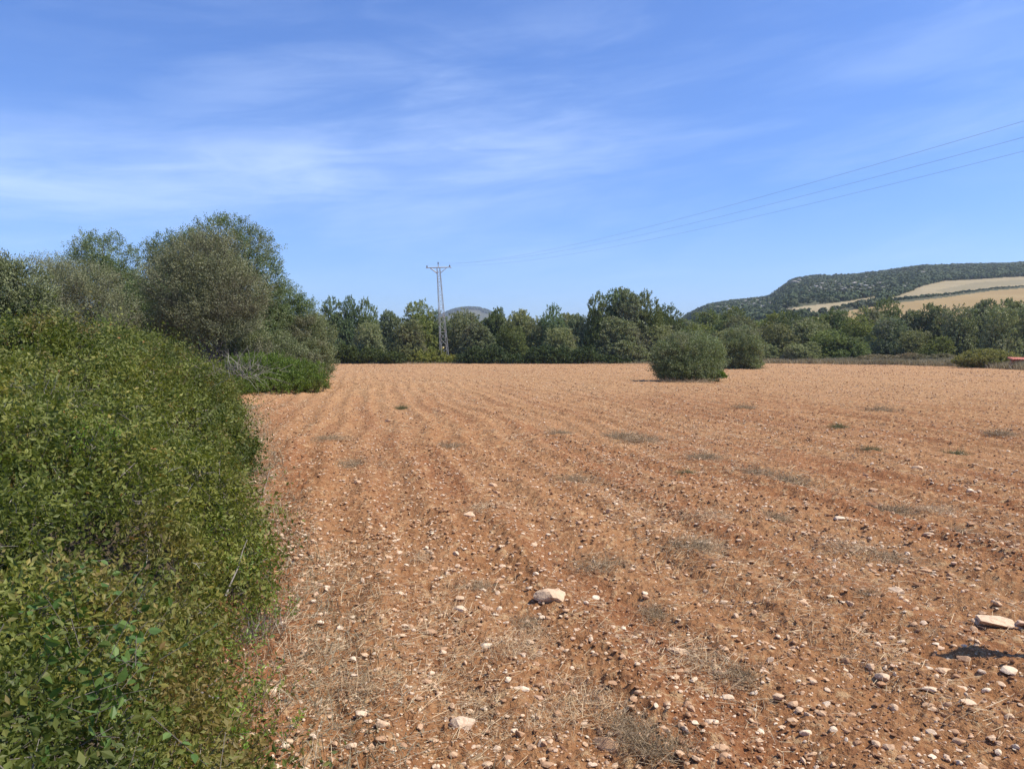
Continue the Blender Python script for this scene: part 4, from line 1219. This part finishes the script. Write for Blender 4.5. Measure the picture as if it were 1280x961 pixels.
LM = [(i, n_) for i, n_ in enumerate([
    'the large hollow pale stone', 'the brightest wedge shaped stone', 'the big pinkish bottom stone', 'the longest half sunk stone', None, None, 'the pointed dark clod',
    'the oblong cream stone', 'the thin white stone', 'the leaf shaped flat stone', 'the brown spotted stone', 'the domed stone'])]
LMP = [(i, n_) for i, n_ in LM if n_] + [(i, n_) for i, n_ in enumerate([q_[5] for q_ in S]) if n_ and i > 11 and False]
for key, nm_ in (('flat white broken', 'the flat broken slab'), ('stone lying inside', 'the stone in the shadow'), ('knobbly tan', 'the knobbly tan stone'), ('upright pink', 'the upright pink stone'),
                 ('bright kidney', 'the kidney shaped stone'), ('round whitish', 'the round whitish stone'), ('white stone standing out', 'the white mid field stone'), ('brown stone with', 'the undercut brown stone')):
    LMP.append(([i for i, q_ in enumerate(S) if q_[5] and q_[5].startswith(key)][0], nm_))
PXS = np.array([pix(q_[0], q_[1], q_[2]) for q_ in placed])
rank = {}
ORD = ['nearest', 'second nearest', 'third nearest', 'fourth nearest', 'fifth nearest', 'sixth nearest', 'seventh nearest', 'eighth nearest', 'ninth nearest', 'tenth nearest']
cand = []
for i, q_ in enumerate(placed):
    if q_[6] is not None: continue
    dists = sorted((math.hypot((PXS[i][0] - PXS[j][0]), (PXS[i][1] - PXS[j][1]) * 1.3), j, n_) for j, n_ in LMP)
    dd_, j, n_ = dists[0]
    du, dv_ = PXS[i][0] - PXS[j][0], PXS[i][1] - PXS[j][1]
    side = ('to the right of' if du > 0 else 'to the left of') if abs(du) > abs(dv_) * 1.3 else ('below' if dv_ > 0 else 'above')
    cand.append((dd_, i, side, n_, 'clod' if q_[5] < 0 else 'stone'))
for dd_, i, side, n_, kd in sorted(cand):
    k_ = rank.get((side, n_, kd), 0); rank[(side, n_, kd)] = k_ + 1
    if k_ < len(ORD):
        col_ = 'brown clod' if kd == 'clod' else 'pale stone'
        q_ = list(placed[i]); q_[6] = 'small %s %s %s %s' % (col_, side, n_, '') if False else '%s %s %s %s' % (ORD[k_], col_, side, n_); placed[i] = tuple(q_)
rank = {}; cand = []; tufts_ = [o for o in COL.objects if o.get('group') == 'tufts of grass and weed in the field' and o['label'].startswith('small tuft of dry grass ploughed')]
for o in tufts_:
    u_, v_ = pix(*o.location)
    dd_, j, n_ = sorted((math.hypot((u_ - PXS[j][0]), (v_ - PXS[j][1]) * 1.3), j, n_) for j, n_ in LMP)[0]
    du, dv_ = u_ - PXS[j][0], v_ - PXS[j][1]
    side = ('to the right of' if du > 0 else 'to the left of') if abs(du) > abs(dv_) * 1.3 else ('below' if dv_ > 0 else 'above')
    cand.append((dd_, o.name, side, n_))
for dd_, on_, side, n_ in sorted(cand):
    k_ = rank.get((side, n_), 0); rank[(side, n_)] = k_ + 1
    bpy.data.objects[on_]['label'] = '%s dry grass tuft %s %s' % (ORD[min(k_, 9)], side, n_)
for (px, py, pz, r_, hr, sh, lab) in placed:
    dark = sh < 0
    me = ROCKD[int(rng.integers(4))] if dark else ROCKM[sh % RN]
    o = link('soil_clod' if dark else 'field_stone', me, None, (px, py, pz + r_ * .5 * hr * .38))
    o.scale = (r_ * 1.2, r_ * 1.2, r_ * hr * 1.5)
    tl_ = .35 if lab is None else .08
    o.rotation_euler = (rng.uniform(-tl_, tl_), rng.uniform(-tl_, tl_), rng.uniform(0, 6.28) if lab is None else rng.uniform(-.4, .4))
    if dark:
        tag(o, lab or 'small reddish brown clod of dried soil among the stones', 'clod', 'soil clods in the field')
    else:
        tag(o, lab or 'small pale stone lying loose among many others on the red soil', 'stone', 'stones lying in the ploughed field')
# gravel: all the rest in one object
def gravel(x, y, z, s, mat, name, label, level, seed, attr_lo=0, attr_hi=1, sink=.2, flatr=(.45, .95)):
    rng = np.random.default_rng(seed)
    shapes = [rock_shape(seed + i, level, 7, .75, .01) for i in range(8)]
    g = Geo(); which = rng.integers(0, 8, len(x))
    for i, (v, f) in enumerate(shapes):
        m = which == i
        n = int(m.sum())
        if not n: continue
        a = rng.uniform(0, 6.28, n); ca, sa = np.cos(a)[:, None], np.sin(a)[:, None]
        tl = rng.uniform(-.5, .5, n)[:, None]
        vx = v[None, :, 0] * ca - v[None, :, 1] * sa; vy = v[None, :, 0] * sa + v[None, :, 1] * ca
        vz = v[None, :, 2] * rng.uniform(*flatr, n)[:, None] + vx * tl * .5
        S_ = s[m][:, None]
        P = np.stack([x[m][:, None] + vx * S_, y[m][:, None] + vy * S_, (z[m] + s[m] * sink)[:, None] + vz * S_], -1).reshape(-1, 3)
        ff = (f[None] + (np.arange(n) * len(v))[:, None, None]).reshape(-1, 3)
        g.add(P, ff, np.repeat(rng.uniform(attr_lo, attr_hi, n), len(f)))
    return tag(link(name, g.build(name, [mat])), label, name.replace('_', ' '), kind='stuff')
zr = field_h(x[rest], y[rest])
xr, yr, sr, rr_ = x[rest], y[rest], size[rest], r[rest]
nearm = rr_ < 8
gravel(xr[nearm], yr[nearm], zr[nearm], sr[nearm], M_stone, 'gravel', 'small pale stones scattered thickly over the near soil', 2, 701)
gravel(xr[~nearm], yr[~nearm], zr[~nearm], sr[~nearm], M_stone, 'far_gravel', 'small pale stones scattered over the distant part of the field', 1, 721)
x, y = field_scatter(rng, 52000, 60)
r = np.hypot(x, y)
dens = fbm2(x, y, .9, 3, 731)
kk = rng.random(len(x)) < .15 + .85 * smooth(.42, .62, dens)
x, y, r = x[kk], y[kk], r[kk]
size = np.minimum(np.clip(.006 * (1 - rng.random(len(x))) ** (-1 / 2.4) * (1 + r * .012), .005, .05), .016 + r * .0012)
gravel(x, y, field_h(x, y), size, M_clod, 'soil_crumbs', 'reddish crumbs and small clods of dry soil', 1, 741, sink=.35, flatr=(.6, 1.1))

rng = np.random.default_rng(760)
x = rng.uniform(-1, 1, 130000); y = 5.5 + 89 * rng.random(130000) ** 1.2; x = x * (y * .85 + 1)
kk = (x > edge_r(y) + .1) | (y > 27); kk &= (np.abs(x) < y * .95)
x, y = x[kk], y[kk]; r = np.hypot(x, y)
kk = rng.random(len(x)) < .25 + .75 * smooth(.35, .6, fbm2(x, y, .35, 3, 761)); x, y, r = x[kk], y[kk], r[kk]
half_ = len(x) * 68 // 100
s_ = (.010 + .016 * rng.random(len(x)) ** 2) * (1 + r * .018)
gravel(x[:half_], y[:half_], field_h(x[:half_], y[:half_]), s_[:half_], M_stone, 'distant_gravel', 'pale gravel speckling the far half of the field', 1, 771)
gravel(x[half_:], y[half_:], field_h(x[half_:], y[half_:]), s_[half_:] * 1.2, M_clod, 'distant_crumbs', 'reddish soil crumbs in the far half of the field', 1, 781, sink=.3, flatr=(.6, 1.1))

# ------------------------------------------------------------------ pylon and wires
M_steel = plain_mat('galvanised_steel', [(0, (.28, .28, .28)), (1, (.40, .40, .39))], .55, 3, .1, 30, .35, .4)
M_insul = plain_mat('brown_insulator', [(0, (.10, .06, .05)), (1, (.14, .08, .06))], .3)
M_conc = plain_mat('concrete_foot', [(0, (.36, .34, .31)), (1, (.46, .44, .40))], .9, 4)
M_wire = plain_mat('aluminium_wire', [(0, (.20, .21, .23)), (1, (.24, .25, .27))], .5, None, 0, 1, .4)
PD = 97.0
pbx = at(556, 438, PD)[0]
PH = CAMZ + (438 - 333) / F * PD
pyl = empty('power_pylon', (pbx, PD, 0), 'grey steel lattice pylon with a T shaped crossarm leaning slightly left', 'pylon')
ldir = unit(np.array([.31, -.95, 0.])); odir = np.array([.95, .31, 0.])
pyl.rotation_euler = (0, -math.radians(3.6), 0)
def sq(z):     # half width of the lattice at height z
    return np.interp(z, [0, 6.2, PH], [.50, .32, .18])
def legp(c, z, front=0):
    w = sq(z)
    return ldir * (w * c[1]) + odir * (w * c[0]) + np.array([0, 0, z])
cs = [(-1, -1), (1, -1), (1, 1), (-1, 1)]
for c in cs:
    g = Geo(); zs = [0, 6.2, PH - .2]
    for a_, b_ in zip(zs[:-1], zs[1:]):
        add_sticks(g, legp(c, a_)[None], legp(c, b_)[None], .034, .030, .5, 4)
    link('leg', g.build('leg', [M_steel]), pyl)
g = Geo()
z = .3; i = 0
while z < PH - .8:
    z2 = min(z + (.95 if z < 6 else .62), PH - .25)
    for k_ in range(4):
        c1, c2 = cs[k_], cs[(k_ + 1) % 4]
        if i % 2: c1, c2 = c2, c1
        add_sticks(g, legp(c1, z)[None], legp(c2, z2)[None], .02, .02, .7, 4)
        if i % 2 == 0: add_sticks(g, legp(cs[k_], z)[None], legp(cs[(k_ + 1) % 4], z)[None], .017, .017, .7, 4)
    z = z2; i += 1
link('lattice_bracing', g.build('lattice_bracing', [M_steel]), pyl)
g = Geo()
top = np.array([0, 0, PH - .2])
for s_ in (-1, 1):
    for l_ in (-.16, .16):
        add_sticks(g, (top + ldir * l_)[None], (top + odir * 1.62 * s_ + ldir * l_ * .4)[None], .055, .045, .5, 4)
        add_sticks(g, (top - [0, 0, .75] + odir * .2 * s_ + ldir * l_)[None], (top + odir * 1.15 * s_ + ldir * l_ * .5)[None], .04, .035, .5, 4)
add_sticks(g, (top + odir * 1.66)[None], (top + odir * 1.66 + [0, 0, -.12])[None], .06, .06, .5, 6)
add_sticks(g, top[None], (top + [0, 0, .42])[None], .07, .05, .5, 6)
link('crossarm', g.build('crossarm', [M_steel]), pyl)
lathe = [(.03, 0), (.11, .04), (.04, .07), (.11, .12), (.04, .15), (.10, .20), (.03, .26)]
def insulator(p):
    g = Geo()
    for (r1, z1), (r2, z2) in zip(lathe[:-1], lathe[1:]):
        add_sticks(g, np.array([[0, 0, z1]]), np.array([[0, 0, z2 + 1e-4]]), r1, r2, .5, 10)
    o = link('insulator', g.build('insulator', [M_insul]), pyl, tuple(p)); return o
for o_ in (-1.5, 0, 1.5):
    insulator(top + odir * o_ + np.array([0, 0, .03 if o_ else .44]) - np.array([0, 0, 0]))
g = Geo()
add_sticks(g, np.array([[0, 0, -.4]]), np.array([[0, 0, .28]]), .78, .72, .5, 4)
v, f = ico(1)
link('concrete_foot', g.build('concrete_foot', [M_conc]), pyl)
g = Geo()
pc = legp((0, -1), 2.1)
add_sticks(g, (pc + ldir * -.05 - [0, 0, .13])[None], (pc + ldir * -.05 + [0, 0, .13])[None], .16, .16, .5, 4)
link('warning_plate', g.build('warning_plate', [plain_mat('yellow_plate', [(0, (.55, .45, .15)), (1, (.6, .5, .2))], .6)]), pyl)
lean = Vector((0, 0, PH)); lean.rotate(Euler((0, -math.radians(3.6), 0)))
wl = ['highest of three thin wires at the right edge', 'middle of the three thin wires crossing the sky', 'lowest of three thin wires at the right edge']
for i, o_ in enumerate((-1.5, 0, 1.5)):
    g = Geo(); P = []
    for t_ in np.linspace(0, 170, 90):
        zz_ = 7.88 + (PH + .12 + (.3 if o_ == 0 else 0) - 7.88) / 7225.0 * (t_ - 85) ** 2
        bx = pbx + lean.x
        q0 = np.array([bx, PD, 0]) + ldir * t_ + odir * o_
        P.append([q0[0], q0[1], zz_])
    P = np.array(P)
    add_sticks(g, P[:-1] - P[0], P[1:] - P[0], .0045, .0045, .5, 5)
    tag(link('power_wire', g.build('power_wire', [M_wire]), None, tuple(P[0])), wl[i], 'wire', 'wires strung from the pylon')

# ------------------------------------------------------------------ low wall with red tiles at the right edge
wd = 66.0
wc = at(1300, 438, wd); wx0 = at(1266, 438, wd)[0]; wx1 = at(1345, 438, wd)[0]
wall = empty('tiled_wall', ((wx0 + wx1) / 2, wd, 0), 'low pale rubble wall topped with red roof tiles at the right edge', 'wall')
hw = (wx1 - wx0) / 2
ztop = CAMZ - (450.5 - 438) / F * wd
g = Geo()
rngw = np.random.default_rng(5)
v, f = rock_shape(801, 2, 9, .8, .04)
for row in range(3):
    xw = -hw
    while xw < hw:
        s = rngw.uniform(.16, .26)
        g.add(v * np.array([s * 1.2, .3, .2]) + np.array([xw, rngw.uniform(-.05, .05), .12 + row * (ztop - .1) / 3]), f, rngw.random())
        xw += s * 1.7
link('rubble', g.build('rubble', [M_stone]), wall)
g = Geo(); xw = -hw - .1
tv = []
for j in range(9):
    a_ = math.pi * j / 8
    tv.append((math.cos(a_) * .12, math.sin(a_) * .10))
while xw < hw:
    for s_, y0, y1, z0, z1 in ((0, -.42, .42, -.04, .14),):
        P = []
        for yv, zv in ((y0, z0), (y1, z1)):
            P += [[xw + c[0], yv, ztop + zv + c[1]] for c in tv]
        P = np.array(P); m_ = len(tv)
        f_ = np.array([[k_, k_ + 1, m_ + k_ + 1, m_ + k_] for k_ in range(m_ - 1)])
        g.add(P, f_, rngw.random())
        P2 = P.copy(); P2[:, 2] -= .03; g.add(P2, f_, rngw.random())
    xw += .22
add_sticks(g, np.array([[-hw - .1, 0, ztop - .0]]), np.array([[hw, 0, ztop - .0]]), .16, .16, .5, 4)
M_tile = plain_mat('red_tile', [(0, (.42, .13, .085)), (.5, (.52, .19, .13)), (1, (.60, .27, .19))], .8)
link('red_tiles', g.build('red_tiles', [M_tile]), wall)
wall.rotation_euler = (0, math.radians(1.5), 0)

# ------------------------------------------------------------------ unseen stake, its form guessed, added to cast the shadow from the right
M_post = plain_mat('old_wood', [(0, (.16, .12, .09)), (1, (.30, .24, .18))], .9, 14, .5, 30)
sp_ = gnd(1166, 817)
ph_ = 1.24
bx_ = sp_[0] + ph_ / math.tan(SUN_EL) * math.sin(SUN_AZ); by_ = gnd(1230, 824)[1] + ph_ * .5 / math.tan(SUN_EL) * math.cos(SUN_AZ)
post = empty('shadow_stake', (bx_, by_, 0), 'unseen wooden stake beyond the right edge, added to cast the long thin shadow', 'post')
g = Geo()
zs = [(-.2, .060), (.3, .057), (.62, .055), (.80, .058), (.92, .064), (1.02, .060), (1.10, .036), (1.24, .020)]
for (z1, r1), (z2, r2) in zip(zs[:-1], zs[1:]):
    add_sticks(g, np.array([[0, 0, z1]]), np.array([[0.0, 0, z2]]), r1, r2, .5, 12)
link('shaft', g.build('shaft', [M_post], False), post)
g = Geo()
add_sticks(g, np.array([[0, 0, .86]]), np.array([[0, 0, .92]]), .082, .082, .5, 14)
link('wire_binding', g.build('wire_binding', [M_wire], False), post)

# ------------------------------------------------------------------ woods and rocks on the hill
rng = np.random.default_rng(901)
def tree_blobs(g, P, s, rng, nleaf):
    n = len(P)
    d = rvec(rng, n * nleaf).reshape(n, nleaf, 3)
    d[..., 2] = np.abs(d[..., 2]) * 1.1 - .25
    rad = .65 + .4 * rng.random((n, nleaf, 1))
    p = P[:, None] + d * rad * (s[:, None, None] * np.array([1, 1, .85])) + np.array([0, 0, .45]) * s[:, None, None]
    p = p.reshape(-1, 3); dn = d.reshape(-1, 3)
    ld = unit(np.cross(dn, rvec(rng, len(p))))
    a = np.clip(np.repeat(rng.random(n), nleaf) * .6 + .4 * rng.random(n * nleaf), 0, 1)
    L = np.repeat(s, nleaf) * .62
    add_leaves(g, p - ld * L[:, None] * .5, ld, unit(dn + rng.normal(size=dn.shape) * .35), L, L * .8, a)
g = Geo()
N = 110000
U = rng.uniform(835, 1420, N)
yy = rng.uniform(240, 1010, N) ** 1.0
xx = (U - 640) / F * yy
z = terr_h(xx, yy)
vv = 438 - F * (z - CAMZ) / yy
fld = in_poly(U, vv, POLY_LOW) | in_poly(U, vv, POLY_UP) | in_poly(U, vv, POLY_STRIP)
dn_ = fbm2(xx, yy, .012, 3, 911)
fld |= in_poly(U, vv - 3.5, POLY_LOW) & ~in_poly(U, vv, POLY_LOW) & (vv < 384)
for k_ in (1.5, 3, 4.5): fld |= in_poly(U, vv - k_, POLY_STRIP) | in_poly(U, vv - k_, POLY_UP)
keep = ~fld & (vv < 402)
rocky = smooth(.52, .64, dn_) * smooth(1190, 1040, U)
keep &= rng.random(N) < (1 - .75 * rocky)
# thin by true area so the density is even
keep &= rng.random(N) < (yy / 1000) * .42
xx, yy, z = xx[keep], yy[keep], z[keep]
pass
tree_blobs(g, np.stack([xx, yy, z], 1), rng.uniform(1.9, 3.9, len(xx)) * np.interp(yy, [300, 800, 950], [.8, 1.0, 1.25]), rng, 30)
tag(link('hill_woodland', g.build('hill_woodland', [M_wood])), 'dark woodland covering the hill on the right', 'woodland', kind='stuff')
# hedgerow between the fields, and the far hill's cover
g = Geo()
hp = []
for (u1, v1), (u2, v2) in zip([(1040, 389), (1062, 384), (1090, 380), (1110, 377), (1180, 369.5), (1235, 362), (1285, 358)][:-1], [(1062, 384), (1090, 380), (1110, 377), (1180, 369.5), (1235, 362), (1285, 358), ][:] ):
    for t_ in np.linspace(0, 1, max(3, int((u2 - u1) / 1.5))):
        hp.append((u1 + (u2 - u1) * t_, v1 + (v2 - v1) * t_))
def on_slope(u, v):
    for y in np.arange(220, 1000, 2.0):
        x = (u - 640) / F * y
        zz_ = float(terr_h(np.array([x]), np.array([y]))[0])
        if 438 - F * (zz_ - CAMZ) / y <= v: return (x, y, zz_)
    return None
P = [on_slope(u + rng.uniform(-.5, .5), v + rng.uniform(-.6, .6)) for (u, v) in hp]
P = np.array([q_ for q_ in P if q_])
tree_blobs(g, P, rng.uniform(.7, 1.3, len(P)) * np.interp(P[:, 0] / P[:, 1] * F + 640, [1040, 1110, 1285], [1.5, 1.2, .6]), rng, 40)
tag(link('hill_hedgerow', g.build('hill_hedgerow', [M_wood])), 'thin dark hedgerow dividing the pale and tan fields on the hill', 'hedgerow')
g = Geo()
N = 12000
xx = -145 + rng.normal(size=N) * 150; yy = 2600 - np.abs(rng.normal(size=N)) * 330
z = terr_h(xx, yy)
kk = (z > 20) & (fbm2(xx, yy, .012, 3, 921) > .42)
xx, yy, z = xx[kk], yy[kk], z[kk]
tree_blobs(g, np.stack([xx, yy, z], 1), rng.uniform(3, 6, len(xx)), rng, 20)
tag(link('distant_woodland', g.build('distant_woodland', [M_wood])), 'scrubby cover of the small distant hill behind the pylon', 'woodland', kind='stuff')
# pale rock outcrops
M_rock = plain_mat('pale_rock', [(0, (.22, .20, .17)), (1, (.42, .385, .33))], .95, .3, .5, 1)
ROCKS = [(989, 359, 14, 'largest pale outcrop at the left shoulder of the wooded hill'), (995, 355, 8, 'small outcrop just above the largest one'), (1046, 362, 7, 'pale boulder in the wood below the ridge, left of two'), (1064, 360, 9, 'pale boulder in the wood below the ridge, right of two'),
         (1094, 360, 6, 'lone pale rock above the upper field strip'), (1148, 347, 7, 'lone pale rock near the ridge top above the fields'), (905, 385, 6, 'pale rock on the low spur, leftmost'), (918, 383, 7, 'pale rock on the low spur beside the leftmost'),
         (930, 381, 6, 'pale rock midway along the low spur'), (945, 380, 7, 'pale rock at the right end of the low spur'), (948, 388, 6, 'pale rock below the right end of the low spur'), (1060, 367, 6, 'pale rock low in the wood over the field strip'), (1048, 369, 6, 'small pale rock under the boulders'),
         (895, 389, 5, 'smallest pale rock near the foot of the spur'), (1010, 366, 5, 'small pale rock right of the largest outcrop'), (1030, 358, 5, 'small pale rock near the ridge')]
for i, (u, v, wpx, lab) in enumerate(ROCKS):
    q_ = on_slope(u, v)
    if not q_: continue
    vv_, f_ = rock_shape(950 + i, 3, 10, .7, .12)
    s = wpx / F * q_[1] * .50
    o = link('rock_outcrop', mesh_np('rock_outcrop', vv_ * np.array([s, s * .8, s * .62]), f_, np.full(len(f_), .5), True, [M_rock]), None, (q_[0], q_[1] - 3, q_[2] + 3.2))
    tag(o, lab, 'rock', 'pale rocks on the wooded hill')
g = Geo()
N = 900
U = np.concatenate([rng.normal(1055, 35, 500), rng.normal(925, 22, 400)]); V_ = np.concatenate([rng.normal(363, 4, 500), rng.normal(385, 4, 400)])
RP = []
for u, v in list(zip(U, V_))[::11]:
    q_ = on_slope(u, v)
    if q_ and not in_poly(np.array([u]), np.array([v]), POLY_STRIP)[0]: RP.append(q_)
RP = np.array(RP)
sz_ = rng.uniform(.9, 2.3, len(RP))
vv_, f_ = rock_shape(990, 1, 7, .8, .05)
for (a_, b_, c_), s in zip(RP, sz_):
    g.add(vv_ * s + np.array([a_, b_ - 3, c_ + 2.6]), f_, rng.random())
tag(link('scattered_rocks', g.build('scattered_rocks', [M_rock])), 'small pale rocks showing between the hill trees', 'rocks', kind='stuff')
print('done')

# ------------------------------------------------------------------ thin summer haze
hv = np.array([(x, y, z) for x in (-6500, 6500) for y in (-6500, 6500) for z in (-8, 215)], float)
hf = np.array([(0, 1, 3, 2), (4, 6, 7, 5), (0, 4, 5, 1), (2, 3, 7, 6), (0, 2, 6, 4), (1, 5, 7, 3)])
hm = bpy.data.materials.new('haze_air'); hm.use_nodes = True
t = NT(hm.node_tree)
for nd in list(t.n): t.n.remove(nd)
pv = t.add('ShaderNodeVolumePrincipled', inp={'Color': (.78, .86, 1.0), 'Density': .00018, 'Anisotropy': .2})
o_ = t.add('ShaderNodeOutputMaterial'); t.l.new(pv.outputs[0], o_.inputs['Volume'])
tag(link('haze', mesh_np('haze', hv, hf, None, True, [hm])), 'thin bluish summer haze over the far hills', 'haze', kind='stuff')
